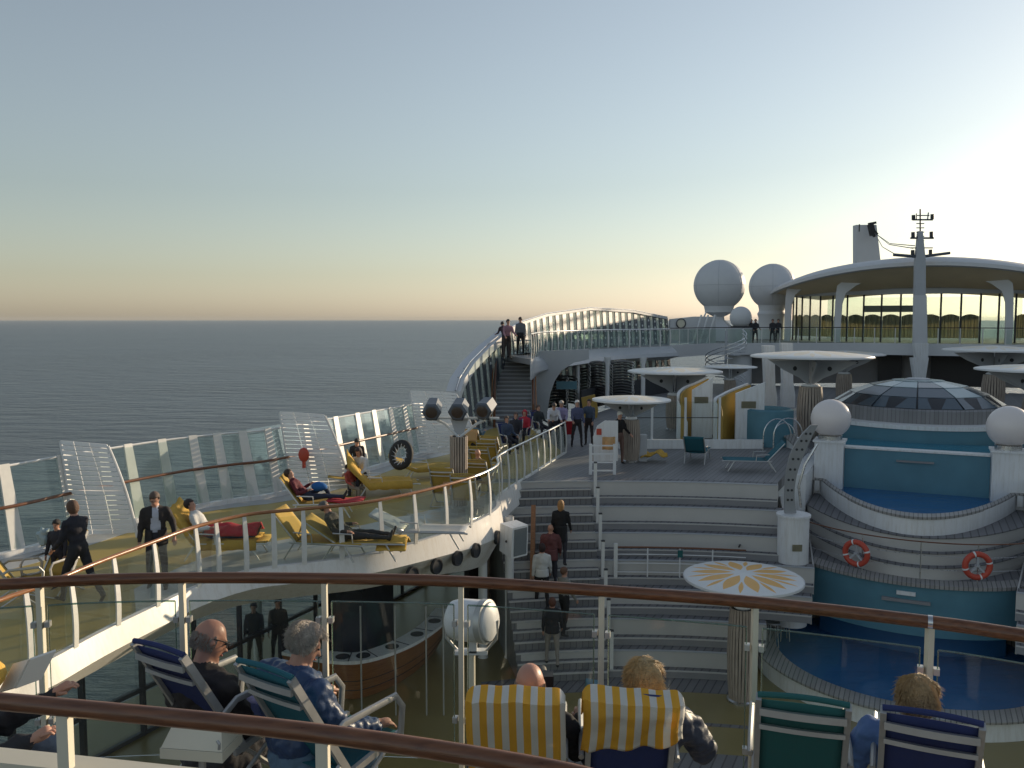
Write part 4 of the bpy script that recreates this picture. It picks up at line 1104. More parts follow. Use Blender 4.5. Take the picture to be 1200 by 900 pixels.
# small white balcony bars by the parasol
wb = thing('white_bench', at_z(705, 553, SD), 'small white bar fence with orange striped towel beside parasol column', 'fence')
c0, c1 = at_z(692, 556, SD), at_z(720, 556, SD)
for p in (c0, c1): MB().bar(p, p+UP*.95, .09, .09).build('post', 'white_metal', wb)
for h_ in (.12,.38,.64,.9): MB().bar(c0+UP*h_, c1+UP*h_, .05, .04).build('bar', 'white_metal', wb)
tw_ = MB(); a, c_ = at_y(706, 512, c0.y+.6), at_y(721, 527, c0.y+.6)
tw_.grid(lambda u, v: Vector((a.x+(c_.x-a.x)*u, a.y+.05*math.sin(u*9), a.z+(c_.z-a.z)*v)), 10, 4); o = tw_.build('towel', 'towel_thin', None, solid=.012); tag(o, 'orange striped towel hanging by the white bar fence and parasol column', 'towel')
sg = MB(); cs = at_y(712, 520, c0.y+1.2)
P = [at_y(x, y, c0.y+1.2) for x, y in ((696,540),(695,512),(700,499),(709,493),(724,493),(724,540))]
sg.plate(P, (0,1,0), .1); o = sg.build('rounded_cabinet', 'white'); tag(o, 'white rounded cabinet with a red square mark left of the parasol column', 'cabinet')
q = MB(); q.box(at_y(702, 506, c0.y+1.13), (.16,.02,.2)); s2 = q.build('red_mark', 'buoy_red', o)

# ------------------------------------------------------------ glass screens behind the parasol and the changing cabins
gs = thing('glass_screen', at_z(780, 528, SD), 'low glass screen with white posts behind parasol column', 'screen')
for x0, x1 in ((725,764),(764,803),(803,843)):
    a, c = at_y(x0, 500, 31.5), at_y(x1, 500, 31.5); a.z = c.z = 0
    g = MB(); g.band([a+UP*(SD+1.75), c+UP*(SD+1.75)], [a+UP*(SD+.35), c+UP*(SD+.35)], .015); g.build('glass_panel', 'glass_screen', gs)
for x in (725,764,803,843):
    a = at_y(x, 500, 31.5); MB().bar(Vector((a.x,a.y,SD)), Vector((a.x,a.y,SD+1.9)), .08, .06).build('post', 'white_metal', gs)
a, c = at_y(725, 500, 31.5), at_y(843, 500, 31.5)
MB().bar(Vector((a.x,a.y,SD+1.15)), Vector((c.x,c.y,SD+1.15)), .03, .03).build('mid_rail', 'dark_metal', gs)
MB().bar(Vector((a.x,a.y-.05,SD+.17)), Vector((c.x+1.6,c.y-.05,SD+.17)), .12, .34).build('plinth', 'white', gs)
def cabin(pxs, Y, label, depth=1.3):
    # outer curved wall: (px, ytop, extra depth)
    P = []
    for x, yt, dy in pxs:
        p = at_y(x, yt, Y+dy); P.append(p)
    C_ = catmull(P, 6); root = thing('changing_cabin', Vector((C_[0].x, C_[0].y, SD)), label, 'cabin', 'curved changing cabins')
    return root, C_
for (outer, flat, Y, lab) in (
    (((806,495,.0),(795,466,.1),(800,455,.5),(815,448,1.0),(827,442,1.2)), ((811,457),(835,443),(835,470)), 34, 'white curved changing cabin with yellow lining, behind parasol columns'),
    (((843,525,.0),(843,480,.0),(838,468,.1),(846,462,.5),(858,456,1.0),(876,449,1.3)), ((862,461),(896,448),(896,507)), 32, 'white curved changing cabin with yellow lining, left of pale columns')):
    root, C_ = cabin(outer, Y, lab)
    b = MB(); b.band(C_, [Vector((p.x, p.y, SD)) for p in C_], .12); b.build('curved_wall', 'white', root)
    P = [at_y(x, y, Y+.3) for x, y in flat[:2]]; a, c = P; b = MB()
    b.plate([a, c, Vector((c.x, c.y, SD)), Vector((a.x, a.y, SD))], (0,1,0), .1); b.build('side_wall', 'white', root)
    d0 = at_y(flat[0][0], flat[0][1], Y+.36); e = C_[0]
    b = MB(); inner = [Vector((p.x+.09, p.y-.09, p.z-.05)) for p in C_[3:]]; b.band(inner, [Vector((p.x,p.y,SD)) for p in inner], .05); b.build('yellow_lining', 'cabin_yellow', root)
    b = MB(); m_ = a.lerp(c, .45); b.box((m_.x, m_.y-.06, m_.z-.62), (.55,.02,.26)); b.build('sign_plate', 'curtain', root)
# hoops behind second cabin
hp_ = thing('bubble_tub', at_z(915, 505, SD), 'round teal whirlpool tub with curved steel hoops beside the changing cabin', 'tub')
c = Vector((at_y(915, 490, 31).x, 31, SD)); b = MB(); b.lathe([(.95,0),(.95,1.35),(.85,1.4),(.8,1.3),(.8,1.2),(.001,1.2)], c+Vector((0,1.6,0)), 36); b.build('tub', 'teal_wall', hp_)
for dx, r in ((-.15,.5),(.1,.38),(.25,.52)):
    b = MB(); b.tube([c+Vector((dx+r*math.cos(t), 0-.1, .55+r*1.25*math.sin(t))) for t in [math.pi*i/14 for i in range(15)]]+[c+Vector((dx-r,-.1,0))], .022, 6); b.build('hoop', 'steel', hp_)
# pale sail-like columns behind the second cabin
for x, w0, h0, Yc, lab in ((900,13,405,38,'tall pale twisted column left of the pale column pair'),(921,13,402,40,'tall pale twisted column right of the pale column pair')):
    Lq, Rq = [], []
    for y, k in ((h0,1.0),(h0+25,.85),(h0+45,.8),(h0+60,1.05),(h0+75,.9)):
        Lq.append(at_y(x-w0*k/2+(y-h0)*.02, y, Yc)); Rq.append(at_y(x+w0*k/2+(y-h0)*.04, y, Yc))
    b = MB(); b.plate(Lq+Rq[::-1], (0,1,0), .4); o = b.build('pale_column', 'white'); tag(o, lab, 'column', 'pale columns beside the parasol')

hz_ = 4.4*4/7+.35
q = MB(); q.tube(catmull([at_z(x, y, hz_) for x, y in ((782,616),(820,616.5),(850,618),(865,624),(870,632),(866,641))], 6), .025, 8); o = q.build('curved_hand_bar', 'dark_metal'); tag(o, 'dark curved grab bar above the seating tiers left of the drum pillar', 'grab bar')
# ------------------------------------------------------------ radomes, small dome tower, spiral stair, ship's side block
def radome(px, py, rpx, Y, label, base_px, style):
    c = at_y(px, py, Y); r = rpx/1000*Y; root = thing('radome', Vector((c.x, c.y, UD)), label, 'radar dome', 'radar domes')
    b = MB(); pr = []
    for i in range(25):
        t = math.pi*i/24*.80; pr.append((max(.001, r*math.sin(t)), r*math.cos(t)))
    b.lathe(pr, c, 48); b.build('shell', 'radome', root)
    zc = c.z+r*math.cos(math.pi*.8); rc = r*math.sin(math.pi*.8)
    b = MB(); b.lathe([(rc,zc),(rc*.93,zc-.35),(rc*.93,zc-.5)], Vector((c.x,c.y,0)), 40); b.build('skirt', 'radome', root)
    b = MB()
    for q in range(3):
        a = q*math.pi/3+.25; b.tube([c+Vector((r*1.003*math.sin(t)*math.cos(a), r*1.003*math.sin(t)*math.sin(a), r*1.003*math.cos(t))) for t in [(-.8+1.6*i/30)*math.pi for i in range(31)]], .012, 4)
    b.tube([c+Vector((r*1.003*math.cos(t), r*1.003*math.sin(t), .0)) for t in [2*math.pi*i/40 for i in range(40)]], .012, 4, closed=True)
    b.build('seam', 'grey_white', root)
    if style == 0:
        b = MB(); b.lathe([(rc*.95,zc-.5),(rc*.35,zc-.85),(rc*.4,zc-1.1),(rc*.9,zc-1.6),(rc*1.25,UD+.02)], Vector((c.x,c.y,0)), 6); b.build('pedestal', 'radome', root)
        for g in (-1,1):
            q = MB(); q.tube([Vector((c.x+g*rc*.95, c.y-.5, zc-.5)), Vector((c.x+g*rc*1.5, c.y-.8, zc-1.7))], .06, 6); q.build('strut', 'white_metal', root)
    else:
        b = MB(); b.lathe([(rc*.93,zc-.5),(rc*1.05,zc-.75),(rc*.95,zc-1.1),(rc*.95,UD+.02)], Vector((c.x,c.y,0)), 32); b.build('pedestal', 'radome', root)
radome(843, 334.5, 29.5, 68, 'left large white radar dome on a faceted pedestal against the sky', 0, 0)
radome(905, 336, 26.5, 74, 'right radar dome half behind the lounge roof tip', 0, 1)
c = at_y(868, 372, 62); tw_ = thing('dome_tower', Vector((c.x,c.y,SD)), 'small white dome on a round white tower beside the spiral stair', 'tower')
b = MB(); b.ball(c, (.78,.78,.8), 28, 18); b.build('dome', 'radome', tw_)
b = MB(); b.lathe([(.85,SD),(.85,c.z-.75),(.001,c.z-.75)], Vector((c.x,c.y,0)), 32); b.build('tower', 'radome', tw_)
b = MB(); b.lathe([(.7,c.z-.75),(.7,c.z-.62),(.001,c.z-.6)], Vector((c.x,c.y,0)), 24); b.build('collar', 'dark_metal', tw_)
# white end block of the windscreen with round opening
a = [at_y(x, y, 61.5) for x, y in ((785,374),(813,371),(838,371),(838,405),(782,405),(784,385))]
for p in a: p.z = max(p.z, UD+.01)
eb = MB(); eb.plate(a, (0,1,0), .5); o = eb.build('end_bulkhead', 'radome'); tag(o, 'grey white bulkhead with round opening where the arched windscreen ends', 'bulkhead')
cc = at_y(798, 379, 61.2); q = MB(); q.lathe([(.3,0),(.36,.03),(.3,.06)], cc, 24, axis=Vector((0,-1,0))); q.build('opening_ring', 'dark_metal', o)
q = MB(); q.lathe([(.001,.02),(.28,.02)], cc, 24, axis=Vector((0,-1,0))); q.build('opening', 'cream', o)
for i, x in enumerate((812,820,828)):
    q = MB(); q.tube([at_y(x, 402, 60.9), at_y(x+10, 369, 60.9)], .07, 6); q.build('support_pipe', 'white_metal', o)
sp_ = thing('spiral_stair', at_y(848, 424, 56), 'grey spiral stair with curved rails beside the round white tower', 'staircase')
c = at_y(851, 400, 56); c.z = 0
b = MB(); b.lathe([(.09,SD),(.09,UD+1)], c, 12); b.build('newel', 'grey_white', sp_)
for k in range(16):
    a = k*.42; z = SD+(UD-SD)*(k+1)/16; q = MB()
    q.plate([c+Vector((.08*math.cos(a),.08*math.sin(a),z)), c+Vector((1.3*math.cos(a-.2),1.3*math.sin(a-.2),z)), c+Vector((1.3*math.cos(a+.2),1.3*math.sin(a+.2),z))], UP, .05); q.build('tread', 'grey_white', sp_)
for h_ in (.5, .8, 1.05):
    q = MB(); q.tube([c+Vector((1.3*math.cos(k*.21), 1.3*math.sin(k*.21), SD+(UD-SD)*k/32+h_)) for k in range(33)], .03, 6); q.build('spiral_rail', 'steel', sp_)

# ------------------------------------------------------------ forward deck, its white fascia and rail, recess under it
FE = catmull([E2[-1]+UP*0, at_y(830,402,60)*1, at_y(900,402,61), S(66,-4), S(66,0), S(66,5), S(65,11), S(63,17)], 8)
FE = [Vector((p.x, p.y, UD)) for p in FE]
o = MB().slab(FE, [p+S(28,0,0) for p in FE], .3).build('forward_deck', 'riser_dark', smooth=False); tag(o, kind='structure')
ff = thing('deck_edge_band', Vector((FE[20].x, FE[20].y, UD-1)), 'broad pale band of the upper deck edge below the lounge', 'fascia')
MB().band([p+UP*.05 for p in FE], [p-UP*.78 for p in FE], .2).build('band', 'radome', ff)
fr2 = thing('forward_balustrade', Vector((FE[20].x, FE[20].y, UD)), 'glass balustrade with thin posts in front of curtained lounge', 'balustrade')
MB().tube([p+UP*1.15 for p in FE], .035, 6).build('handrail', 'dark_metal', fr2)
for p in resample(FE, step=1.35): MB().bar(p, p+UP*1.12, .05, .05).build('post', 'post_white', fr2)
g = MB(); g.band([p+UP*1.05+S(.03,0,0) for p in FE], [p+UP*.05+S(.03,0,0) for p in FE], .012); g.build('glass_panel', 'glass_clear', fr2)
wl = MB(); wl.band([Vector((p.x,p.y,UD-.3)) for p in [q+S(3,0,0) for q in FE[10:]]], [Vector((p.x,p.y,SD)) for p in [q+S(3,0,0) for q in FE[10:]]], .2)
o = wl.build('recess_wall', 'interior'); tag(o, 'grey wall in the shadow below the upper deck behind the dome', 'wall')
for v, w_, c_, lab in ((-1.9,1.6,'black','dark doorway left of the pale mast foot behind the dome'),(2.6,3.6,'black','wide dark doorway right of the pale mast foot'),(-10,4,'black','dark opening behind the pale column pair')):
    q = MB(); q.box(S(68.6+0, v, SD+1.25), (w_, .1, 2.5), -AX); o = q.build('doorway', c_); tag(o, lab, 'doorway')
# lounge
lg = thing('lounge', S(70,0,UD), 'glazed lounge under wide white elliptical roof with curtains', 'lounge')
LC = 77.5
def ell(ru, rv, z, n=96, a0=0, a1=2*math.pi): return [S(LC-ru*math.cos(a0+(a1-a0)*i/n), rv*math.sin(a0+(a1-a0)*i/n), z) for i in range(n+1 if a1-a0 < 6.28 else n)]
def vcoord(p): return p.x*math.cos(AX)-p.y*math.sin(AX)
def roofz(p, z): v = vcoord(p); return Vector((p.x, p.y, z-1.75*(min(1,abs(v)/12.0))**2))
RU, RV = 12.5, 11.8
rows = [[roofz(p, z) for p in ell(RU*f, RV*f, 0)] for f, z in ((.02,14.0),(.5,13.85),(.85,13.55),(.97,13.3),(1.0,13.1),(1.0,12.85),(.96,12.78))]
b = MB(); n = len(rows[0])
def loft(b, rows, n):
    o = len(b.v)
    for r in rows: b.v += r
    for i in range(len(rows)-1):
        for k in range(n):
            l = (k+1) % n; b.f.append((o+i*n+k, o+i*n+l, o+(i+1)*n+l, o+(i+1)*n+k)); b.m.append(0)
loft(b, rows, n); rf = b.build('roof', 'radome', lg)
rows = [[roofz(p, z) for p in ell(RU*f, RV*f, 0)] for f, z in ((.955,12.80),(.8,12.1),(.66,11.55),(.5,11.45),(.02,11.4))]
b = MB(); loft(b, rows, n); b.build('ceiling', 'ceiling_gold', rf)
b = MB(); b.band([p+UP*11.5 for p in ell(RU*.60, RV*.84, 0, 48, -1.25, 1.25)], [p+UP*11.05 for p in ell(RU*.60, RV*.84, 0, 48, -1.25, 1.25)], .3); b.build('ceiling_beam', 'grey_white', rf)
gw_ = ell(7.2, 10.0, 0, 40, -1.35, 1.35)
for k in range(0, 40, 2):
    g = MB(); seg = gw_[k:k+3]; g.band([p+UP*11.2 for p in seg], [p+UP*UD for p in seg], .03); g.build('window', 'glass_clear', lg)
for k in range(0, 41, 2):
    p = gw_[k]; q = MB(); q.bar(p+UP*UD, p+UP*11.2, .11, .09); q.build('mullion', 'dark_metal', lg)
for k in range(0, 40, 2):
    a, c = gw_[k]+S(.3,0,0), gw_[k+2]+S(.3,0,0); q = MB()
    if k in (26, 28): continue
    m_ = 14
    top_ = [a.lerp(c, .06+.88*i/m_)+S(.06*math.sin(i*2.4),0,0)+UP*(UD+1.95+.16*math.sin(math.pi*i/m_)) for i in range(m_+1)]
    q.band(top_, [Vector((p.x,p.y,UD+.35)) for p in top_], .03); q.build('curtain', 'curtain', lg)
for v, uu in ((-9.6,71.6),(-5.6,68.8),(5.6,68.8),(9.6,71.6)):
    q = MB(); base = S(uu, v, UD); g = 1 if v > 0 else -1
    pr = [(0,0,.34),(0,1.6,.34),(.05,2.9,.36),(.25,3.7,.5),(.8,4.25,.95),(1.8,4.65,1.3)]
    Lq = [base+S(0,g*(dx)-w_,z) if False else base+S(0,-g*dx*.7-w_*.7,0)+UP*z for dx, z, w_ in pr]; Rq = [base+S(0,-g*dx*.7+w_*.7,0)+UP*z for dx, z, w_ in pr]
    q.plate(Lq+Rq[::-1], S(1,0,0), .3); q.build('curved_pillar', 'radome', lg)
b = MB(); b.band([p+UP*11.2 for p in ell(9.5, 9.5, 0, 40, 2.2, 4.08)], [p+UP*UD for p in ell(9.5, 9.5, 0, 40, 2.2, 4.08)], .05); b.build('rear_window', 'glass_clear', lg)
q = MB(); q.box(S(73,-2.2,UD+2.55), (3.6,.8,.5), -AX); q.build('bar_canopy', 'lamp_grey', lg)
# mast column in front of lounge, foot and mast
mc_ = thing('mast', S(64.5,0,SD), 'tall pale mast column rising through the lounge roof to antenna arms', 'mast')
YM = S(64.2,0).y
def qb(pts, t=.6, m='radome', name='column', par=None):
    q = MB(); q.plate([at_y(x, y, YM) for x, y in pts], (0,1,0), t); return q.build(name, m, par or mc_)
qb(((1071,346),(1085,346),(1086,402),(1070,402)), .25, 'radome', 'column')
qb(((1070,402),(1087,402),(1086,419),(1072,419)), .35, 'white', 'column_joint')
qb(((1067,419),(1087,419),(1083,446),(1071,446)), .35, 'white', 'column_foot')
qb(((1071,346),(1072,306),(1075.5,271),(1080.5,271),(1084,306),(1084,346)), .25, 'grey_white', 'mast_tower')
def rod(x0, y0, x1, y1, r, name='arm', m='lamp_grey', dy=0):
    q = MB(); q.tube([at_y(x0, y0, YM+dy), at_y(x1, y1, YM+dy)], r, 6); return q.build(name, m, mc_)
rod(1047,298.5,1078,301,.11); rod(1113,296.5,1078,301,.11); rod(1070,257.5,1093,257.5,.06); rod(1067,279,1094,279,.07); rod(1067,290.5,1093,290.5,.04)
rod(1078.5,271,1078.5,245,.06,'antenna'); rod(1074,257,1074,250,.04,'antenna'); rod(1087,257,1088,249,.04,'antenna'); rod(1075,252.5,1089,252.5,.04)
for x, y0, y1 in ((1070.5,258,252),(1092.5,257,251),(1070,278,272),(1091.5,278,271.5),(1069.5,299,293),(1090.5,298,292.5)): rod(x, y0, x, y1, .13, 'lantern', 'dark_metal')
for y in range(262, 300, 5): rod(1074, y, 1083, y, .035, 'rung')
# funnel
YF = 96; fn = thing('funnel', at_y(1013, 330, YF), 'pale slab funnel with a dark exhaust at its upper right corner', 'funnel')
fn.location.z = UD
q = MB(); q.plate([at_y(x, y, YF) for x, y in ((1001.5,264),(1025,264),(1031,318),(1001.5,330))], (0,1,0), 1.0); q.build('casing', 'radome', fn)
q = MB(); q.bar(at_y(1018,262.5,YF-1), at_y(1026,261,YF-1), .5, .25); q.bar(at_y(1020,263,YF-1.9), at_y(1023,276,YF-1.9), .6, .5); q.bar(at_y(1023,272,YF-1.9), at_y(1026.5,276,YF-1.9), .5, .5); q.build('exhaust', 'black', fn)
q = MB(); q.box(at_y(1007,267,YF-1.8), (.1,.1,.8)); q.build('vent_mark', 'dark_metal', fn)
wr = MB(); A0 = at_y(1025,273,YF-2)
for x, y in ((1049,298),(1070,291),(1072,288)): wr.tube([A0, A0.lerp(at_y(x,y,YM+1), .5)-UP*.5, at_y(x,y,YM+1)], .035, 4)
o = wr.build('stay_wires', 'dark_metal'); tag(o, 'thin stay wires running from the funnel top to the mast', 'wires')

# ------------------------------------------------------------ stacked chairs under the upper deck
lines('chair_web', (.02,.03,.035), (.05,.06,.07), .1, 0, .2, .7)
def stack(px, py, Y, n, w_, label):
    base = at_y(px, 480, Y); base.z = SD; first = None
    mats_ = ('dark_metal','chair_web')
    for k in range(n):
        if first is None:
            first = thing('stacked_chair', base, label, 'chair', 'stacked deck chairs under the upper deck')
            q = MB(); q.grid(lambda u, v: Vector(((u-.5)*w_, -.35+v*.7, .16*math.cos((u-.5)*2.4)+.05*v)), 8, 4); q.build('seat', 'black', first, local=True, solid=.02)
            for g in (-1, 1):
                q = MB(); q.tube([Vector((g*w_*.5, -.4, 0)), Vector((g*w_*.52, 0, .08)), Vector((g*w_*.5, .4, .12))], .03, 6); q.build('frame', 'alu', first, local=True)
                q = MB(); q.tube([Vector((g*w_*.44, -.38, 0)), Vector((g*w_*.44, -.4, -.12))], .02, 6); q.build('leg', 'alu', first, local=True)
            first.location = base+UP*.14; o = first
        else:
            o = copy_tree(first); o.location = base+UP*(.14+k*.155)+Vector((random.uniform(-.03,.03),0,0))
first_lab = 'dark deck chair in a tall stack under the upper deck'
stack(652, 0, 44, 11, 1.15, 'dark deck chair in the curved stack inside the white arch beside the stair')
stack(664, 0, 46, 10, 1.1, 'dark deck chair in the stack left of first slim white column')
stack(700, 0, 46.5, 15, 1.0, 'dark deck chair in the stack right of the orange board')
stack(728, 0, 47, 15, 1.25, 'dark deck chair in the stack behind the bench parasol disc')
stack(688, 0, 48, 12, 1.0, 'dark deck chair in stack half hidden behind the orange board')
ob = MB(); P = [at_y(x, y, 41.5) for x, y in ((681,466),(697,462),(701,480),(698,500),(686,497))]
ob.plate(P, (0,1,0), .12); o = ob.build('orange_board', 'cabin_yellow'); tag(o, 'tilted orange board standing behind the group of people on the pool deck', 'board')
gb = MB(); P = [at_y(x, y, 43) for x, y in ((652,447),(676,447),(676,456),(652,456))]; gb.plate(P, (0,1,0), .1); o = gb.build('teal_box', 'teal_wall'); tag(o, 'teal box on top of the stacked chairs inside the white arch', 'box')

# ------------------------------------------------------------ lower deck below the sundeck
lw = thing('lower_windows', S(16,-15.2,0), 'dark framed side windows below the sun deck with sea behind', 'windows')
for u in [4+1.5*k for k in range(16)]:
    MB().bar(S(u,-15.25,0), S(u,-15.25,3.9), .1, .12).build('mullion', 'dark_metal', lw)
for z in (.05, 1.05, 2.6): MB().bar(S(3,-15.25,z), S(28,-15.25,z), .09, .09).build('transom', 'dark_metal', lw)
g = MB(); g.band([S(3,-15.3,3.9), S(28,-15.3,3.9)], [S(3,-15.3,0), S(28,-15.3,0)], .02); g.build('window_glass', 'glass_clear', lw)
cl_ = MB(); inn = offset(RAIL, -.5); o = MB().slab(setz(A, 3.95), setz(resample(inn, n=60), 3.95), .1).build('sun_deck_underside', 'grey_white'); tag(o, kind='structure')
dk = MB(); seg = [p for p in offset(FA, -1.2) if colpx(p) > 545]  # black colour here stands for the deep shade of the void under the deck
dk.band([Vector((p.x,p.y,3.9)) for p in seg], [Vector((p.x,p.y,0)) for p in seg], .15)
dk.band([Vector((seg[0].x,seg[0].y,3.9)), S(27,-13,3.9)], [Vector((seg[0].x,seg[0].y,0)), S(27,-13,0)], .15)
o = dk.build('shade_black_wall', 'black'); tag(o, 'back wall painted black as shade under the rounded sun deck nose', 'wall')
for x, y0, lab in ((303,775,'white round column under sun deck behind grey haired woman'),(597,770,'slim pale column under the rounded sun deck nose'),(566,770,'slim pale column left of the speaker box')):
    c = at_z(x, y0, 0); c = Vector((c.x, c.y, 0)); q = MB(); q.lathe([(.14,0),(.12,.05),(.12,3.9)], c, 16); o = q.build('column', 'white'); tag(o, lab, 'column')
bp_ = at_z(622, 775, 0); q = MB(); q.bar(Vector((bp_.x,bp_.y,0)), Vector((bp_.x+.1,bp_.y+1.2,4.0)), .12, .3); o = q.build('brown_post', 'bar_wood'); tag(o, 'brown wooden post at the foot of the narrow steps', 'post')
# bar
bt = catmull([at_z(x, y, 1.15) for x, y in ((330,765),(385,775),(430,774),(480,757),(515,735),(533,715))], 8)
br = thing('deck_bar', Vector((bt[20].x, bt[20].y, 0)), 'curved copper coloured wooden bar with white top under the sun deck', 'bar')
b = MB(); ins = offset(bt, -.55); b.slab([p+UP*.02 for p in bt], [p+UP*.02 for p in ins], .08); b.build('counter_top', 'white', br)
b = MB(); low_ = [p-UP*1.13 for p in offset(bt, -.55)]; b.band([p-UP*.05 for p in offset(bt, -.03)], low_, .06); b.build('front', 'bar_wood', br)
for f in (.25,.5,.75):
    q = MB(); q.band([p.lerp(l, f)+side(tangent(bt,p))*.035 for p, l in zip(offset(bt,-.03), low_)], [p.lerp(l, f+.02)+side(tangent(bt,p))*.035 for p, l in zip(offset(bt,-.03), low_)], .02); q.build('groove', 'dark_metal', br)
for i in range(4, len(bt)-3, 6):
    q = MB(); m_ = bt[i].lerp(ins[i], .5); q.lathe([(.17,.0),(.17,.012),(.001,.012)], m_+UP*.022, 20); q.build('inset_disc', 'black', br)
    s0, s1 = bt[i+2].lerp(ins[i+2], .03), ins[i+2]; q = MB(); q.bar(s0+UP*.024, s1+UP*.024, .02, .01); q.build('seam', 'dark_metal', br)
b = MB(); b.band([p+UP*1.1 for p in offset(ins, -1.4)], [p-UP*1.1 for p in offset(ins, -1.4)], .3); b.build('back_counter', 'dark_room', br)
for i, x in enumerate((424,464,500,520)):
    p = at_z(x, 838, 0); q = MB(); q.tube([p, p+UP*2.6], .02, 6); o = q.build('screen_pole', 'alu'); tag(o, 'thin upright pole in front of the wooden bar, %s' % ('leftmost of four','second of four from left','third of four from left','rightmost of four')[i], 'pole', 'poles in front of the bar')
# speaker box on the fascia
spk = thing('speaker_box', at_y(603, 650, 20.5), 'white loudspeaker cabinet with grey grille hung on the sun deck edge', 'loudspeaker')
Lb = at_y(588,612,20.6); P = [at_y(x, y, 20.5+d) for x, y, d in ((587,613,.25),(601,619,0),(600,655,0),(586,645,.25))]
q = MB(); q.plate([p+Vector((0,.0,0)) for p in P], (P[1]-P[0]).cross(P[2]-P[1]), .05); 
back_off = Vector((.38,.34,0)); P2 = [p+back_off for p in P]
q.add(P+P2, [(0,1,2,3),(4,7,6,5),(0,4,5,1),(1,5,6,2),(2,6,7,3),(3,7,4,0)]); q.build('cabinet', 'white', spk)
e = back_off.cross(UP).normalized(); g_ = MB(); off = e*(.012 if e.y < 0 else -.012)
g_.plate([P[1].lerp(P2[1], .1)-UP*.05+off, P[1].lerp(P2[1], .9)-UP*.05+off, P[2].lerp(P2[2], .9)+UP*.05+off, P[2].lerp(P2[2], .1)+UP*.05+off], e, .02); g_.build('grille', 'screen_grille', spk)
q = MB(); q.lathe([(.001,0),(.03,0),(.03,.02)], P[0].lerp(P[2], .5)-Vector((.0,.04,0)), 10, axis=Vector((-.3,-1,0))); q.build('lock', 'black', spk)
# searchlight on its post beyond the main rail
fl0 = at_y(552, 727, 8.6); sl = thing('searchlight', Vector((fl0.x, fl0.y, 5.2)), 'big white drum searchlight in a yoke on a thin post', 'searchlight')
ax = Vector((.9,-.42,.08)).normalized()
b = MB(); b.lathe([(.001,-.25),(.13,-.25),(.19,-.21),(.215,-.12),(.215,.12),(.2,.16),(.19,.23),(.14,.26),(.001,.27)], fl0, 32, axis=ax); b.build('drum', 'white', sl)
b = MB(); b.lathe([(.205,.13),(.225,.135),(.225,.2),(.2,.205)], fl0, 32, axis=ax); b.build('lens_rim', 'alu', sl)
b = MB(); b.tube([fl0+Vector((.27,-.05,.02)), fl0+Vector((.26,-.05,-.18)), fl0+Vector((.14,-.02,-.33)), fl0+Vector((-.14,.02,-.33)), fl0+Vector((-.26,.05,-.2)), fl0+Vector((-.27,.05,0))], .017, 8); b.build('yoke', 'alu', sl)
b = MB(); b.tube([fl0-UP*.33, Vector((fl0.x,fl0.y,5.2))], .042, 12); b.build('post', 'cream', sl)
b = MB(); b.box(fl0+Vector((0,0,-.33)), (.34,.1,.04)); b.build('bracket', 'white_metal', sl)
b = MB(); b.box(fl0+Vector((.02,0,-.25)), (.08,.1,.16)); b.build('neck', 'white_metal', sl)
# the steel post stands on a deckhouse ledge
q = MB(); q.box((fl0.x, fl0.y, 5.2), (.16,.14,.04)); q.box((fl0.x, fl0.y, 2.58), (.10,.10,5.2)); o = q.build('searchlight_pillar', 'lamp_grey'); tag(o, 'grey pillar rising from lower deck under the searchlight', 'pillar')

# floodlight gantry on the sundeck
gt_c = at_z(538, 592, SD); gy = gt_c.y; gt = thing('floodlight_gantry', Vector((gt_c.x, gt_c.y, SD)), 'slatted round column carrying crossbar for three grey floodlights', 'gantry')
zt = at_y(538, 511, gy).z
q = MB()
for k in range(20):
    a = 2*math.pi*k/20; u = Vector((math.cos(a), math.sin(a), 0)); q.bar(Vector((gt_c.x,gy,SD))+u*.21, Vector((gt_c.x,gy,zt))+u*.215, .045, .03, up=u)
q.build('slatted_column', 'column_slats_', gt)
b = MB(); b.lathe([(.2,SD),(.2,zt)], Vector((gt_c.x,gy,0)), 20); b.build('core', 'dark_metal', gt)
c0, c1 = at_y(497,490,gy), at_y(585,490,gy); mid_ = at_y(540,490,gy)
MB().bar(c0, c1, .10, .05).build('crossbar', 'white_metal', gt)
for g, (xx, yy) in enumerate(((512,492),(568,492))):
    q = MB(); q.tube([at_y(xx,yy,gy), at_y(xx+(10 if g == 0 else -10), 497, gy), at_y(538,513,gy)], .035, 8); q.build('brace', 'white_metal', gt)
q = MB(); q.plate([at_y(x,y,gy+.03) for x,y in ((528,491),(549,491),(543,509),(534,509))], (0,1,0), .05); q.build('gusset', 'grey_white', gt)
mat('lens_brown', (.06,.04,.03), .4)
labs_ = ('grey hexagonal floodlight, left one of three on the crossbar','grey hexagonal floodlight, middle one of three on the crossbar','grey hexagonal floodlight, right one of three on the crossbar')
for (x, y, dx), lab in zip(((507,479,-.02),(538,479,-.12),(569,478,-.32)), labs_):
    c = at_y(x, y, gy-.05); ax_ = Vector((-dx*-1*.6+0, -1, -.28)).normalized() if False else Vector((-dx*.9*-1, -1, -.25)).normalized()
    f_ = thing('floodlight', c-UP*.22, lab, 'floodlight', 'floodlights on the sun deck gantry')
    b = MB(); b.lathe([(.001,-.38),(.16,-.38),(.22,-.3),(.24,.16),(.25,.26),(.2,.30),(.001,.30)], c, 6, axis=ax_); b.build('housing', 'lamp_grey', f_, smooth=20)
    b = MB(); b.lathe([(.001,.312),(.13,.312),(.15,.30)], c, 20, axis=ax_); b.build('lens', 'lens_brown', f_)
    b = MB(); b.box(c-UP*.25, (.2,.1,.1)); b.build('foot', 'dark_metal', f_)

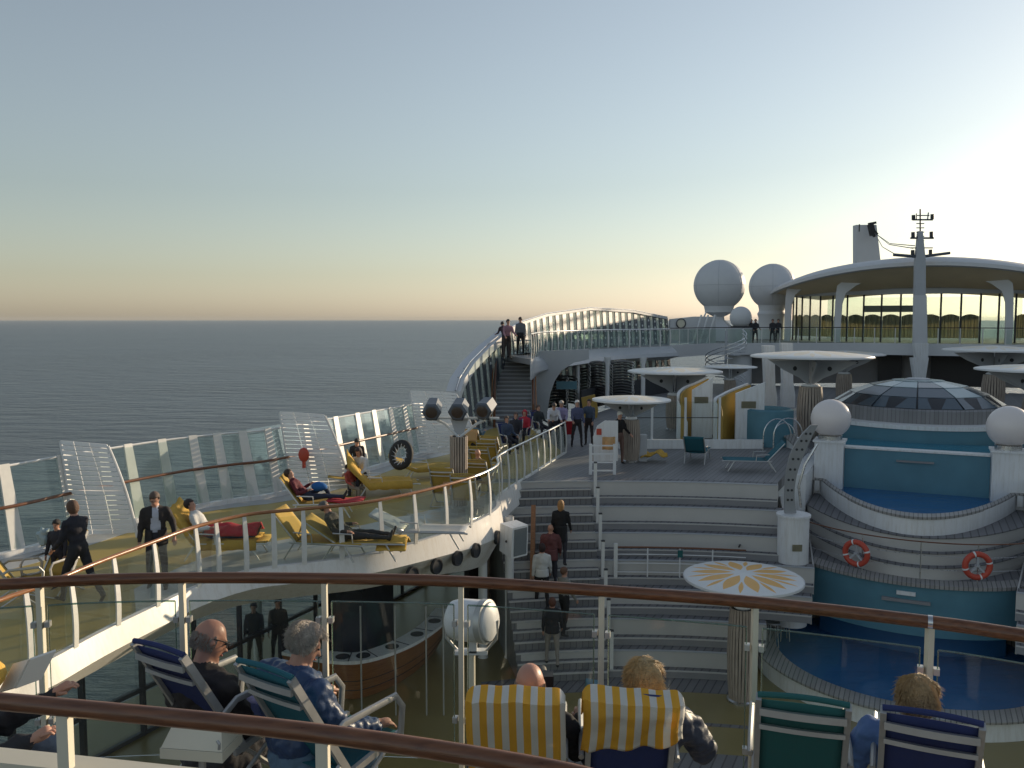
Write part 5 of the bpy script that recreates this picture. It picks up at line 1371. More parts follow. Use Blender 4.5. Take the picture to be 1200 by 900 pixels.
# ------------------------------------------------------------ main balustrade in front of the seats
CD = 6.3
mr_px = [(-60,688),(0,685),(120,679),(250,677),(400,678),(540,681.5),(700,692),(885,706),(1090,729),(1200,745),(1290,760)]
MR = resample(catmull([at_z(x, y, 7.55) for x, y in mr_px], 10), step=.08)
mn = thing('main_balustrade', Vector((MR[30].x, MR[30].y, CD)), 'curved glass balustrade with thick brown wooden handrail across whole photo', 'balustrade')
MB().tube(MR, .036, 16).build('handrail', 'rail_wood', mn)
j = at_px(MR, 1090); t = tangent(MR, j); MB().tube([j-t*.012, j+t*.012], .038, 16).build('rail_joint', 'steel', mn)
mps = [46,213,380,540,705,885,1090]
pps = [at_px(MR, x) for x in mps]; allp = [MR[0]]+pps+[MR[-1]]
for k, p in enumerate(pps):
    b = MB(); b.bar(Vector((p.x,p.y,CD)), Vector((p.x,p.y,7.52)), .032, .045); po = b.build('post', 'cream', mn)
    t = tangent(MR, p)
    for z in (7.28, 6.65):
        for g in (-1, 1):
            b = MB(); b.box(Vector((p.x,p.y,z))+t*g*.04-side(t)*0, (.03,.045,.035), math.atan2(t.y,t.x)); b.build('clamp', 'alu', po)
for i in range(len(allp)-1):
    a, c = allp[i], allp[i+1]; t = (c-a).normalized(); a2 = a+t*.045; c2 = c-t*.045
    i0 = min(range(len(MR)), key=lambda k:(MR[k]-a2).length); i1 = min(range(len(MR)), key=lambda k:(MR[k]-c2).length)
    seg = [a2]+MR[i0+1:i1]+[c2]; seg = [Vector((p.x,p.y,7.40)) for p in seg]
    g = MB(); g.band(seg, [Vector((p.x,p.y,6.38)) for p in seg], .010); gp = g.build('glass_panel', 'glass_near', mn)
    g = MB(); g.tube(seg, .006, 4); g.tube([seg[0], seg[0]-UP*1.02], .004, 4); g.tube([seg[-1], seg[-1]-UP*1.02], .004, 4); g.build('glass_edge', 'glass_edge', gp)
base_ = offset(MR, .12)
o = MB().slab(setz(base_, CD), [Vector((p.x*1.25, .4, CD)) for p in base_], .25).build('terrace_deck', 'chair_deck', smooth=False); tag(o, kind='structure')
# near rail of the camera's own deck
nr_px = [(-160,808),(0,822),(150,836),(320,853),(480,874),(640,901),(720,920)]
NRL = catmull([at_z(x, y, 8.05) for x, y in nr_px], 10)
nr = thing('near_railing', NRL[20]-UP*.4, 'close blurred brown wooden rail on white posts at bottom left', 'railing')
MB().tube(NRL, .0265, 16).build('handrail', 'rail_wood', nr)
for x in (75, 378):
    p = at_px(NRL, x); MB().bar(p-UP*.02, p-UP*.19, .034, .034).build('post', 'cream', nr)
lo = [p-UP*.205+Vector((0,.05,0)) for p in NRL]
MB().slab([p+Vector((0,.055,0)) for p in lo], [p-Vector((0,.03,0)) for p in lo], .05).build('ledge', 'cream', nr)
MB().tube([p-UP*.055-Vector((0,.07,0)) for p in lo[:26]], .026, 12).build('lower_rail', 'rail_wood', nr)
lw_ = MB(); lw_.slab([p-UP*.06 for p in lo], [Vector((p.x, -.6, p.z-.06)) for p in lo], .1)
# ------------------------------------------------------------ deck chairs on the near terrace
def deck_chair(px, py, az, fabric, label, deck=CD, wdt=.44, H=1.0, legs=True, group='folding deck chairs on the near terrace', loc=None):
    p = at_z(px, py, deck+H) if loc is None else loc
    rz = -R(az); back = Vector((0,-.44,0)); rt = Matrix.Rotation(rz, 3, 'Z')
    base = Vector((p.x, p.y, deck))-rt @ back if loc is None else loc
    c = thing('deck_chair', base, label, 'deck chair', group, rz)
    B0, B1 = Vector((0,-.02,.30)), Vector((0,-.44,H))
    w = wdt/2; d = (B1-B0)
    nb = Vector((0,-d.z,d.y)).normalized()
    for g in (-1, 1):
        q = MB(); q.bar(B0+Vector((g*w,0,0))-d*.0, B1+Vector((g*(w-.01),0,.02)), .028, .045, up=nb); q.build('back_rail', 'alu', c, local=True)
        q = MB(); q.tube([Vector((g*(w+.03),.38,.38)), Vector((g*(w+.03),.40,.56)), Vector((g*(w+.03),.34,.645)), Vector((g*(w+.03),-.1,.65)), B0+d*.42+Vector((g*(w+.03),0,0))], .016, 8, squash=1.5); q.build('armrest', 'alu', c, local=True)
        q = MB(); q.tube([Vector((g*(w+.015),.36,.4)), Vector((g*(w+.015),-.3,0))], .014, 8); q.build('leg', 'alu', c, local=True)
        q = MB(); q.tube([Vector((g*(w-.0),-.12,.4)), Vector((g*(w-.0),.3,0))], .014, 8); q.build('leg', 'alu', c, local=True)
        q = MB(); q.bar(Vector((g*w,-.1,.31)), Vector((g*w,.42,.38)), .028, .04); q.build('seat_rail', 'alu', c, local=True)
    q = MB()
    def back_fn(u, v):
        s = B0.lerp(B1, v)+nb*(-.0)+Vector((0,.012+ .02*math.sin(u*math.pi)*0,0)); return s+Vector(((u-.5)*(wdt-.02),0,0))-nb*(.018*math.sin(u*math.pi)*(1-v*.7))
    q.grid(back_fn, 8, 10); q.build('back_fabric', fabric, c, local=True, solid=.006)
    q = MB(); q.grid(lambda u, v: Vector(((u-.5)*(wdt-.02), -.08+.5*v, .315+.06*v-.03*math.sin(u*math.pi)*math.sin(v*math.pi))), 6, 6); q.build('seat_fabric', fabric, c, local=True, solid=.006)
    # top: fabric hem rolled over, broad rail below it, second rail lower
    q = MB(); q.tube([B1+Vector((x,.005,.028+.012*math.sin((x/w+1)*math.pi/2))) for x in [(-1+2*i/8)*(w-.005) for i in range(9)]], .016, 8); q.build('top_hem', fabric, c, local=True)
    for f, hh in ((.93,.036),(.78,.024)):
        q = MB(); m_ = B0.lerp(B1, f); pts = [m_+nb*(.022+.006*math.sin(math.pi*(i/8)))+Vector(((-1+2*i/8)*(w-.015),0,-.0+.010*math.sin(math.pi*i/8)*0)) for i in range(9)]
        q.band([p_+UP*hh/2 for p_ in pts], [p_-UP*hh/2 for p_ in pts], .02); q.build('cross_rail', 'alu', c, local=True)
    q = MB(); q.tube([Vector((-w,.3,.02)), Vector((w,.3,.02))], .012, 8); q.build('foot_bar', 'alu', c, local=True)
    q = MB(); q.tube([Vector((-w,-.3,.02)), Vector((w,-.3,.02))], .012, 8); q.build('foot_bar', 'alu', c, local=True)
    return c, rt
ch = {}
ch['blue'], rb_ = deck_chair(185, 765, 30, 'navy', 'navy folding chair of the bald man with glasses')
ch['teal'], rt_ = deck_chair(309, 790, 33, 'teal_fabric', 'teal folding chair of the grey haired woman in blue jacket')
ch['s1'], r1_ = deck_chair(604, 826, 3, 'navy', 'folding chair draped with striped towel, carrying the bald man')
ch['s2'], r2_ = deck_chair(742, 826, 4, 'navy', 'folding chair draped with striped towel, carrying the blonde')
ch['green'], r3_ = deck_chair(941, 827, 17, 'green_fabric', 'empty dark green folding chair')
ch['blue2'], r4_ = deck_chair(1092, 846, 24, 'navy', 'dark blue folding chair of the person with red collar')
def striped_towel(chair, label, w0, drop, slant, knot, ph):
    H = 1.0; B0, B1 = Vector((0,-.02,.30)), Vector((0,-.44,H)); d = B1-B0; nb = Vector((0,-d.z,d.y)).normalized()
    q = MB(); nu, nv = 40, 30
    def fn(u, v):
        # v 0: front hem, .35: over the top bar, 1: back hem
        x = (u-.5)*w0*(1+ .04*math.sin(ph+v*4)+(.22*max(0,v-.35) if ph < 1 else .05*v))
        hem = drop*(1-slant*(u-.5)*2)
        if v < .3:
            s = B1-d*(.3-v)*.9-nb*.03+Vector((0,0,.075)); 
        else:
            s = B1+Vector((0,0,.08))-d.normalized()*(v-.3)/.7*hem+nb*(.09+.024*min(1,(v-.3)*8))
        fold = .014*math.sin(u*17+ph*2+v*2.5)*min(1,max(0,(v-.2)))+.010*noise.noise(Vector((u*6,v*5,ph)))
        edge = max(0, abs(u-.5)*2-.86)/.14
        return s+Vector((x,0,0))+nb*(fold-.05*edge*(0 if v < .3 else 1))+UP*(-.035*edge**2*(1)+.012*math.sin(u*3+ph))
    q.grid(fn, nu, nv)
    o = q.build('striped_towel', 'towel_stripe', None, local=True, solid=.006); o.location = chair.location; o.rotation_euler = chair.rotation_euler
    tag(o, label, 'towel', 'yellow and white striped towels')
    return o
t1 = striped_towel(ch['s1'], 'straight hanging yellow and white striped towel behind the bald man', .47, .70, -.10, 0, .4)
t2 = striped_towel(ch['s2'], 'crumpled yellow and white striped towel with slanting hem behind the blonde', .49, .32, .22, 0, 2.1)
def on_chair(k, rt, dy=.02, dx=0): 
    return ch[k].location+rt @ Vector((dx,dy,0))
person(on_chair('blue', rb_, .0, -.14), ch['blue'].rotation_euler.z, 'bald man with glasses in a dark jacket, sitting in navy deck chair',
       dict(SIT, trunk=-14, bend=10, head=34, turn=30, ua=(20,20), fa=(75,75), ab=(6,10), pel=(0,.02,.15)), top=(.035,.03,.03), bottom=(.05,.05,.06), hairstyle='bald', skin='skin_red', glasses=True, bulk=1.3, voxel=.013, smooth_it=7, hair_n=1, h=1.08)
person(on_chair('teal', rt_, .0, -.27), ch['teal'].rotation_euler.z-R(12), 'grey haired woman in a shiny blue padded jacket sitting in teal chair',
       dict(SIT, trunk=-8, bend=10, head=26, turn=25, ua=(28,30), fa=(85,80), pel=(0,.02,.26)), top=(.035,.07,.16,.42), bottom=(.12,.2,.3), hair=(.36,.32,.28), hairstyle='short', bulk=1.42, voxel=.013, smooth_it=7, hair_n=4200)
person(on_chair('s1', r1_, .07, .06), ch['s1'].rotation_euler.z, 'bald sunburnt man in black seen from behind above striped towel',
       dict(SIT, trunk=-26, bend=6, head=20, ua=(35,35), ab=(10,14), fa=(105,105), pel=(0,.06,.28)), top=(.015,.015,.018), hairstyle='bald', skin='skin_red', bulk=1.15, voxel=.014, smooth_it=7, hair_n=1)
person(on_chair('s2', r2_, .07, .08), ch['s2'].rotation_euler.z, 'person with short blonde hair seen from behind above crumpled striped towel',
       dict(SIT, trunk=-26, bend=6, head=14, ua=(20,30), ab=(10,30), fa=(70,60), pel=(0,.06,.30)), top=(.05,.06,.09,.5), hair=(.40,.28,.14), hairstyle='bob', bulk=1.3, voxel=.014, smooth_it=7, hair_n=4200, scarf=(.05,.08,.35))
person(on_chair('blue2', r4_, .12, .0), ch['blue2'].rotation_euler.z, 'person with blond hair and red collar in light blue sleeves, front chair',
       dict(SIT, trunk=-26, bend=6, head=22, ua=(10,20), ab=(26,10), fa=(60,70), pel=(-.05,.06,.25)), top=(.12,.2,.42), hair=(.36,.24,.12), hairstyle='bob', bulk=1.3, voxel=.014, smooth_it=7, hair_n=4200, scarf=(.4,.03,.03))
# camera / binoculars held by the bald man
hb = on_chair('s1', r1_, .22); q = MB(); q.box(hb+Vector((.12,.02,.83)), (.13,.09,.08)); q.tube([hb+Vector((.12,.02,.83)), hb+Vector((.12,.16,.83))], .035, 12); o = q.build('camera_body', 'black'); tag(o, 'black camera held up by the bald man in the striped towel chair', 'camera')
# reader at the left photo edge
lr = at_y(-62, 870, 4.0); lr = Vector((lr.x, lr.y, CD))
lo_, _ = deck_chair(0, 0, 72, 'navy', 'dark folding chair of the reader, at left photo edge', loc=lr)
person(lr+Vector((.02,.02,0)), -R(72), 'reader in dark coat and grey jeans, holding open book, left photo edge',
       dict(SIT, trunk=-16, bend=8, head=30, th=(128,132), sh=(30,34), ua=(55,55), fa=(118,118), pel=(0,.02,.50)), top=(.03,.03,.035), bottom=(.14,.17,.22), hair=(.25,.2,.15), bulk=1.2, voxel=.016)
bk_ = at_y(18, 806, 3.95); book = MB()
for g in (-1, 1):
    a = bk_; w_ = Vector((-.10,.04,-.04) if g < 0 else (.09,.06,.02)); h_ = Vector((.10,.03,.2)).normalized()*.15
    book.plate([a, a+w_, a+w_+h_, a+h_], w_.cross(h_), .018)
o = book.build('open_book', 'book'); tag(o, 'open pale book held up by the reader at left photo edge', 'book')
tsh = at_y(5, 792, 3.9); q = MB(); q.ball(tsh-Vector((.12,0,0)), (.12,.1,.09), 12, 8); o = q.build('yellow_bag', 'yellow_towel'); tag(o, 'yellow cloth bundle beside the open book', 'bundle')
# foreground blue sun bed edge and cream box
bx = at_z(236, 852, CD+.72); cb = thing('cream_box', bx-UP*.05, 'cream plastic box with sloped lid under bald man chair', 'box', rz=-R(8))
b = MB(); b.add([(-.17,-.11,-.02),(.17,-.11,-.02),(.17,.11,-.02),(-.17,.11,-.02),(-.14,-.05,.07),(.14,-.05,.07),(.14,.09,.07),(-.14,.09,.07)], [(3,2,1,0),(4,5,6,7),(0,1,5,4),(1,2,6,5),(2,3,7,6),(3,0,4,7)]); b.build('lid', 'cream', cb, local=True, smooth=False)
b = MB(); b.box((0,0,-.05), (.35,.23,.055)); b.build('tray', 'cream', cb, local=True)
b = MB(); b.tube([(0,-.0,-.078),(0,0,-.66)], .02, 8); b.build('stand', 'alu', cb, local=True)
b = MB(); b.tube([(.16,-.12,.0),(.165,-.125,.03),(.15,-.12,.045)], .008, 6); b.build('latch', 'alu', cb, local=True)

# ------------------------------------------------------------ sun loungers on the sundeck
def lounger(loc, az, label, fabric='yellow_fabric', back=42, frame='white_metal', group='yellow sun loungers on the sun deck', name='sun_lounger'):
    c = thing(name, Vector((loc[0], loc[1], SD)), label, 'sun lounger', group, -R(az))
    L0 = 1.25; hz = .34; w = .33
    bd = Vector((0,-math.cos(R(back)),math.sin(R(back)))); B0 = Vector((0,-.45,hz))
    for g in (-1, 1):
        q = MB(); q.tube([Vector((g*w,-.6,hz)), Vector((g*w,.85,hz)), Vector((g*w*.9,.92,hz-.02))], .02, 6); q.build('side_rail', frame, c, local=True)
        q = MB(); q.tube([B0+Vector((g*w,0,0)), B0+bd*.78+Vector((g*w,0,0))], .02, 6); q.build('back_rail', frame, c, local=True)
        q = MB(); q.tube([Vector((g*w,.55,hz)), Vector((g*w,.75,0))], .018, 6); q.build('leg', frame, c, local=True)
        q = MB(); q.tube([Vector((g*w,-.5,hz)), Vector((g*w,-.72,0))], .018, 6); q.build('leg', frame, c, local=True)
        q = MB(); q.tube([Vector((g*(w+.03),-.1,hz)), Vector((g*(w+.03),-.12,hz+.2)), Vector((g*(w+.03),-.5,hz+.22))], .016, 6); q.build('armrest', frame, c, local=True)
    q = MB()
    q.grid(lambda u, v: Vector(((u-.5)*2*w, -.45+1.32*v, hz+.02-.03*math.sin(u*math.pi))), 6, 8); q.build('seat_fabric', fabric, c, local=True, solid=.02)
    q = MB(); q.grid(lambda u, v: B0+bd*.8*v+Vector(((u-.5)*2*w,0,.015))+Vector((0,-bd.z,-bd.y)).normalized()*-.0*u, 6, 6); q.build('back_fabric', fabric, c, local=True, solid=.02)
    return c
def drape(c, loc, az, label, back=42, col='yellow_towel', w=.42, peak=0.0, name='towel'):
    hz = .37; bd = Vector((0,-math.cos(R(back)),math.sin(R(back)))); B0 = Vector((0,-.45,hz)); rnd = random.random()*9
    q = MB()
    def fn(u, v):
        x = (u-.5)*2*w; e = max(0, abs(u-.5)*2-.75)/.25
        if v < .5: p = B0+bd*.86*(1-v*2)
        else: p = B0+Vector((0,(v-.5)*2*1.15,0))
        return p+Vector((x*(1-.12*e),0,.03-.16*e*e+.02*math.sin(u*11+rnd)+.03*noise.noise(Vector((u*4,v*5,rnd)))+.035*noise.noise(Vector((u*11,v*14,rnd)))+peak*max(0,.35-v)*(.5+.5*math.sin(u*6+rnd))))
    q.grid(fn, 16, 20); o = q.build(name, col, None, local=True, solid=.015); o.location = c.location; o.rotation_euler = c.rotation_euler
    tag(o, label, 'towel'); return o
def sd(px, py): p = at_z(px, py, SD); return Vector((p.x, p.y, SD))
# A: towel lounger with a reclining person under a red blanket
a_ = sd(265, 652)
lA = lounger(a_, 88, 'yellow lounger of the sunbather under the red blanket', back=50); drape(lA, a_, 88, 'yellow towel bunched on the lounger with the red blanket', 50, peak=.3)
person(a_+UP*0, -R(88), 'dark haired sunbather in white shirt lying under red blanket', lying(.38, -45, pel=(0,-.3,.50), ua=(20,30), fa=(95,100)), top=(.6,.6,.58), bottom=(.03,.05,.12), hair=(.03,.02,.02))
q = MB(); q.grid(lambda u, v: Vector(((u-.5)*.62, -.35+v*1.05, .50+.16*math.sin(u*math.pi)+.05*noise.noise(Vector((u*4,v*4,1))))), 14, 18); o = q.build('red_blanket', 'red_cloth', None, local=True, solid=.03); o.location = a_; o.rotation_euler.z = -R(88); tag(o, 'crumpled red blanket over a sunbather near the dark jacketed man', 'blanket')
# B
b_ = sd(375, 604)
lB = lounger(b_, 84, 'yellow lounger with high back, its sunbather holding blue bag', back=55)
person(b_, -R(84), 'sunbather in maroon top and dark jeans with knees bent, blue bag', lying(.38, -48, pel=(0,-.3,.50), th=(125,95), sh=(30,86), ua=(30,30), fa=(120,110), foot=(100,160)), top=(.12,.02,.03), bottom=(.03,.04,.07), hair=(.05,.03,.02), shoe=(.02,.02,.02))
q = MB(); q.ball((0,0,.0), (.2,.13,.12), 14, 10); q.v = [p+Vector((0,0,.03*noise.noise(p*7))) for p in q.v]; rbk = q.build('backpack', cloth((.02,.12,.35)), None, local=True); rbk.location = b_+Vector((.0,-.02,.72)); tag(rbk, 'bright blue bag on the lap of a sunbather', 'bag')
q = MB(); q.grid(lambda u, v: Vector((-.1+u*.9, -.3+.6*v, .41+.02*math.sin(u*9))), 8, 6); o = q.build('red_towel', 'red_cloth', None, local=True, solid=.02); o.location = b_+Vector((.3,-.12,0)); tag(o, 'red towel hanging from the lounger of the sunbather with blue bag', 'towel')
# C
c_ = sd(424, 578)
person(c_+Vector((0,0,.0)), -R(200), 'woman in white top with dark hair sitting near slatted windbreak', dict(SIT, trunk=5, pel=(0,0,.5), ua=(30,30)), top=(.65,.66,.66), bottom=(.04,.04,.05), hair=(.05,.03,.03), hairstyle='long')
lounger(c_+Vector((.3,.2,0)), 80, 'yellow lounger under seated woman in white top, near windbreak', back=10)
person(sd(413, 582), -R(120), 'child in red and white sitting beside woman in white top', dict(SIT, pel=(0,0,.42)), top=(.5,.1,.08), bottom=(.3,.25,.2), hair=(.04,.03,.02), h=.72)
person(sd(416, 572)+Vector((0,.4,0)), -R(170), 'dark clad person bending behind the woman in white top', dict(STAND, trunk=30, th=(10,-4)), top=(.02,.02,.025), hair=(.02,.02,.02), h=.85)
# D
d_ = sd(452, 580)
lD = lounger(d_, 78, 'lounger under large bright yellow towel beside the black ring', back=48); drape(lD, d_, 78, 'big bright yellow towel draped in peaks beside the black swim ring', 48, w=.5, peak=.7)
rg = at_y(470, 533, d_.y+.4); q = MB(); axr = Vector((-.35,-.9,.3)).normalized(); 
pts = []; ux = axr.cross(UP).normalized(); uy = ux.cross(axr)
for k in range(28): a = 2*math.pi*k/28; pts.append(rg+ux*.27*math.cos(a)+uy*.33*math.sin(a))
rg_o = thing('swim_ring', rg-UP*.4, 'black and white swim ring propped behind the yellow towel', 'swim ring')
q.tube(pts, .10, 10, closed=True); q.build('ring', 'rubber', rg_o)
q = MB()
for k in range(14): a = 2*math.pi*k/14; q.tube([rg+ux*.14*math.cos(a)+uy*.17*math.sin(a)-axr*-.02, rg+ux*.25*math.cos(a+.3)+uy*.3*math.sin(a+.3)+axr*.09], .012, 4)
q.build('web', 'white_metal', rg_o)
l2 = sd(505, 560); lE = lounger(l2, 80, 'lounger with orange towel and feet left of the slatted column', back=20); drape(lE, l2, 80, 'orange towel over a low lounger left of the slatted column', 20, 'yellow_fabric', peak=.1)
# E, F near the balustrade
e_ = sd(380, 652); lounger(e_, 100, 'empty green yellow lounger with raised back just behind balustrade', back=50, frame='alu')
fA = sd(424, 652); lF = lounger(fA, 92, 'lounger with dark clothed sunbather and orange towel behind balustrade', back=35, frame='alu')
person(fA, -R(92), 'sunbather in dark clothes lying behind the curved balustrade', lying(.38, -50, pel=(0,-.3,.48), ua=(25,35), fa=(100,90)), top=(.05,.045,.04), bottom=(.04,.04,.04), hair=(.1,.1,.1), bulk=1.15)
q = MB(); q.grid(lambda u, v: Vector((-.35+.7*u, .35+.6*v, .42-.2*abs(u-.5)*2+.04*noise.noise(Vector((u*5,v*5,7))))), 10, 8); o = q.build('foot_towel', 'yellow_towel', None, local=True, solid=.02); o.location = fA; o.rotation_euler.z = -R(92); tag(o, 'yellow towel at the foot of the lounger behind the balustrade', 'towel')
hd_ = sd(500, 638); lounger(hd_, 95, 'empty grey lounger behind curved balustrade below the slatted column', fabric='alu', back=25, frame='alu')
# yellow chairs near the nose (seen from behind)
def ychair(px, py, az, label, deck=SD):
    p = at_z(px, py, deck); return deck_chair(0, 0, az, 'yellow_fabric', label, deck=deck, loc=Vector((p.x, p.y, deck)), wdt=.62, group='yellow deck chairs on the sun deck')
ychair(522, 592, 10, 'yellow chair just left of the slatted floodlight column')
ychair(562, 580, 15, 'yellow chair nearest the bend of rail, with head showing')
ychair(566, 561, 18, 'yellow chair inside the bend of the steel rail')
ychair(578, 546, 20, 'yellow chair behind the one inside the bend of rail')
ychair(572, 552, 8, 'yellow chair between the column and the steel rail')
y6, _ = ychair(556, 536, 20, 'yellow chair with striped towel below the right floodlight')
ychair(545, 600, 5, 'yellow chair partly hidden by the base of slatted column')
person(sd(562, 580), -R(15), 'person whose bald head just shows over yellow chair by rail bend', dict(SIT, trunk=-22), top=(.2,.15,.1), hair=(.3,.25,.2), hairstyle='bald')
person(sd(556, 536), -R(20), 'person bundled up in yellow chair below the right floodlight', dict(SIT, trunk=-10, ua=(40,40), fa=(120,120)), top=(.1,.16,.2), hair=(.05,.04,.03))
tq = MB(); tq.grid(lambda u, v: Vector(((u-.5)*.6, -.47-.02*v, 1.03-.4*v+.01*math.sin(u*12))), 10, 6); o = tq.build('small_towel', 'towel_thin', None, local=True, solid=.01); o.location = y6.location; o.rotation_euler = y6.rotation_euler; tag(o, 'orange striped towel over the yellow chair below the right floodlight', 'towel')
gt2 = MB(); gt2.grid(lambda u, v: at_y(519+26*u, 564.5+16*v, gy-.24+.02*math.sin(u*14)), 12, 6); o = gt2.build('column_towel', 'towel_thin', None, solid=.02); tag(o, 'striped towel hung at the foot of the slatted floodlight column', 'towel')
# left: yellow chairs, woman, child, man
ychair(20, 706, 60, 'yellow chair at far left edge behind brown rail')
ychair(66, 694, 200, 'orange yellow chair with the small child, facing the woman')
person(sd(94, 706), R(62), 'woman in dark clothes with curly brown hair walking along sun deck', dict(STAND, trunk=6, head=12, th=(26,-18), sh=(8,-40), ua=(10,25), fa=(50,80), turn=0), top=(.02,.02,.03), bottom=(.02,.02,.025), hair=(.12,.06,.035), hairstyle='bob')
person(sd(70, 690), -R(185), 'small dark haired child standing behind yellow chair', dict(STAND, head=10), top=(.03,.03,.04), hair=(.02,.015,.015), h=.72)
q = MB(); q.ball((0,0,0), (.11,.08,.15), 16, 12); q.v = [p*(1+.5*noise.noise(p*14)) for p in q.v]; o = q.build('plastic_bag', 'frost_panel', None, local=True); o.location = sd(54, 690)+UP*.95; tag(o, 'pale translucent bag hanging beside the small child', 'bag')
person(sd(185, 688), -R(165), 'man in open dark jacket and light shirt with sunglasses', dict(STAND, head=20, th=(6,-4), sh=(2,-6), ua=(-5,5), ab=(22,12), fa=(40,20)), top=(.03,.025,.025), bottom=(.025,.025,.035), hair=(.12,.08,.06), glasses=True, bulk=1.12, coat=((.03,.025,.025), .28), chest_open=(.5,.52,.6))
# people further along
def std(x, y, z, az, label, top, bottom, hair, pose=None, hs='short', h=1.0, **k):
    p = at_z(x, y, z); person(Vector((p.x,p.y,z)), -R(az), label, dict(STAND, **(pose or {})), top=top, bottom=bottom, hair=hair, hairstyle=hs, h=h, voxel=.034, **k)
lean_ = dict(trunk=18, ua=(35,40), fa=(75,80), head=15)
std(648, 524, SD, 175, 'person in pale shirt leaning on the rail at group end', (.55,.55,.6), (.03,.03,.04), (.1,.08,.07), lean_)
std(658, 523, SD, 195, 'tall person in lilac shirt beside the pale shirted leaner', (.3,.26,.42), (.04,.04,.05), (.5,.45,.4), dict(head=20, ua=(20,25), fa=(70,70)))
std(676, 523, SD, 170, 'white haired person in striped navy jumper standing with legs apart', (.09,.1,.18), (.025,.022,.025), (.8,.78,.75), dict(hab=(9,9), ua=(5,20), fa=(30,60)))
std(690, 521, SD, 205, 'person in dark blue top before the orange board', (.06,.08,.12), (.04,.03,.03), (.06,.04,.03), dict(ua=(10,30), fa=(40,80)))
std(725, 543, SD, 150, 'person in black top and brown trousers beside parasol column', (.015,.013,.013), (.17,.1,.08), (.75,.72,.68), dict(head=15, ua=(20,10), fa=(60,20)))
q = MB(); q.box(sd(668, 520)+UP*.62, (.34,.2,.5)); o = q.build('red_bag', 'red_cloth'); tag(o, 'dark red bag hanging beside the person in striped jumper', 'bag')
std(592, 418, UD, -20, 'darker person leaning over upper deck rail, beside pinkish top', (.05,.03,.04), (.03,.025,.03), (.04,.03,.03), dict(trunk=28, ua=(30,30), fa=(80,80), head=20))
std(594.5, 420, UD, 160, 'person in pinkish top at the head of the stair', (.32,.18,.22), (.04,.03,.03), (.05,.04,.03), dict(trunk=10, ua=(30,20), fa=(70,60)))
std(610, 416, UD, 190, 'tall person in grey jacket at the head of the stair', (.14,.15,.17), (.02,.02,.025), (.05,.04,.03), dict(head=20), h=1.06)
std(657.5, 406.5, UD, 200, 'person in red behind the upper deck balustrade', (.2,.03,.04), (.03,.03,.03), (.04,.03,.03))
for i, (x, lab) in enumerate(((880,'dark figure left of four by the rail under right radar dome'),(885,'dark figure second of four by rail under right radar dome'),(905,'dark figure third of four, beside the lounge curtains'),(911.5,'dark figure closest to the lounge curtains'))):
    p = at_y(x, 400, 61.8); person(Vector((p.x,p.y,UD)), -R(170+i*9), lab, dict(STAND, ua=(20,20), fa=(70,60)), top=(.03,.03,.035), voxel=.045)
# seated people at the foot of the stair
for x, y, az, top, lab, hs in ((595,530,150,(.05,.07,.12),'dark clad person in folding chair at stair foot','short'),(604,524,190,(.03,.03,.04),'seated person in black beside the red hooded one','short'),(614,520,200,(.5,.03,.05),'seated person in a bright red hooded jacket at stair foot','long'),(632,512,150,(.03,.035,.04),'person in black lying back right of the stair foot','short')):
    p = sd(x, y); deck_chair(0, 0, az, 'navy', {595:'blue folding chair of leftmost sitter at stair foot',604:'blue folding chair beside the red hooded sitter',614:'blue folding chair under the red hooded sitter',632:'dark folding chair right of the stair foot'}[x], deck=SD, loc=p, group='blue deck chairs at the stair foot')
    person(p, -R(az), lab, dict(SIT, trunk=-15), top=top, hair=top if hs == 'long' else (.1,.07,.06), hairstyle=hs, voxel=.034)
# people on the steps: height from the tier surface
def step_z(p):
    u = p.x*math.sin(AX)+p.y*math.cos(AX); v = p.x*math.cos(AX)-p.y*math.sin(AX); r = math.hypot(u-U0, v)
    k = math.floor((r-15.0+.12)/(4.1/21)); return max(0, min(21, k+1))*4.4/21 if r > 14.88 else 0
def on_steps(x, y):
    best = None
    for k in range(0, 22):
        z = 4.4*k/21+.013; p = at_z(x, y, z); e = abs(step_z(p)+.013-z)
        if best is None or e < best[0]: best = (e, p)
    p = best[1]; return p
for x, y, az, lab, kw in (
    (657, 660, 15, 'woman with long blond hair in black coat climbing the steps', dict(top=(.012,.012,.014), hair=(.42,.22,.08), hairstyle='long', coat=((.012,.012,.014), .45))),
    (645, 688, 5, 'man in maroon hooded jacket with cropped hair on the steps', dict(top=(.14,.05,.05), hair=(.3,.25,.22), hairstyle='bald', bulk=1.2, coat=((.14,.05,.05), .3))),
    (635, 712, 0, 'person in white jacket with dark hair on the steps', dict(top=(.6,.6,.58), hair=(.03,.015,.015), hairstyle='bob', bottom=(.02,.018,.02), coat=((.6,.6,.58), .2))),
    (661, 742, 55, 'man in grey jacket looking right on the steps', dict(top=(.22,.22,.2), hair=(.14,.07,.04), bottom=(.02,.02,.02))),
    (647, 779, 4, 'person in black jacket and light trousers at foot of steps', dict(top=(.013,.013,.016), hair=(.13,.05,.03), bottom=(.28,.25,.22), coat=((.013,.013,.016), .22), hairstyle='bob'))):
    p = on_steps(x, y); person(p, -R(az), lab, dict(STAND, th=(14,-6), sh=(2,-14), ua=(0,12), fa=(14,34)), voxel=.028, **kw)
for x, y, lab in ((299,782,'dark silhouette of man standing below sun deck, left of two'),(327,776,'dark silhouette standing below the sun deck beside white column')):
    p = at_z(x, y, 0); person(p, -R(170), lab, dict(STAND, hab=(7,7)), top=(.02,.02,.02), bottom=(.03,.025,.025), hair=(.03,.02,.02), voxel=.034)
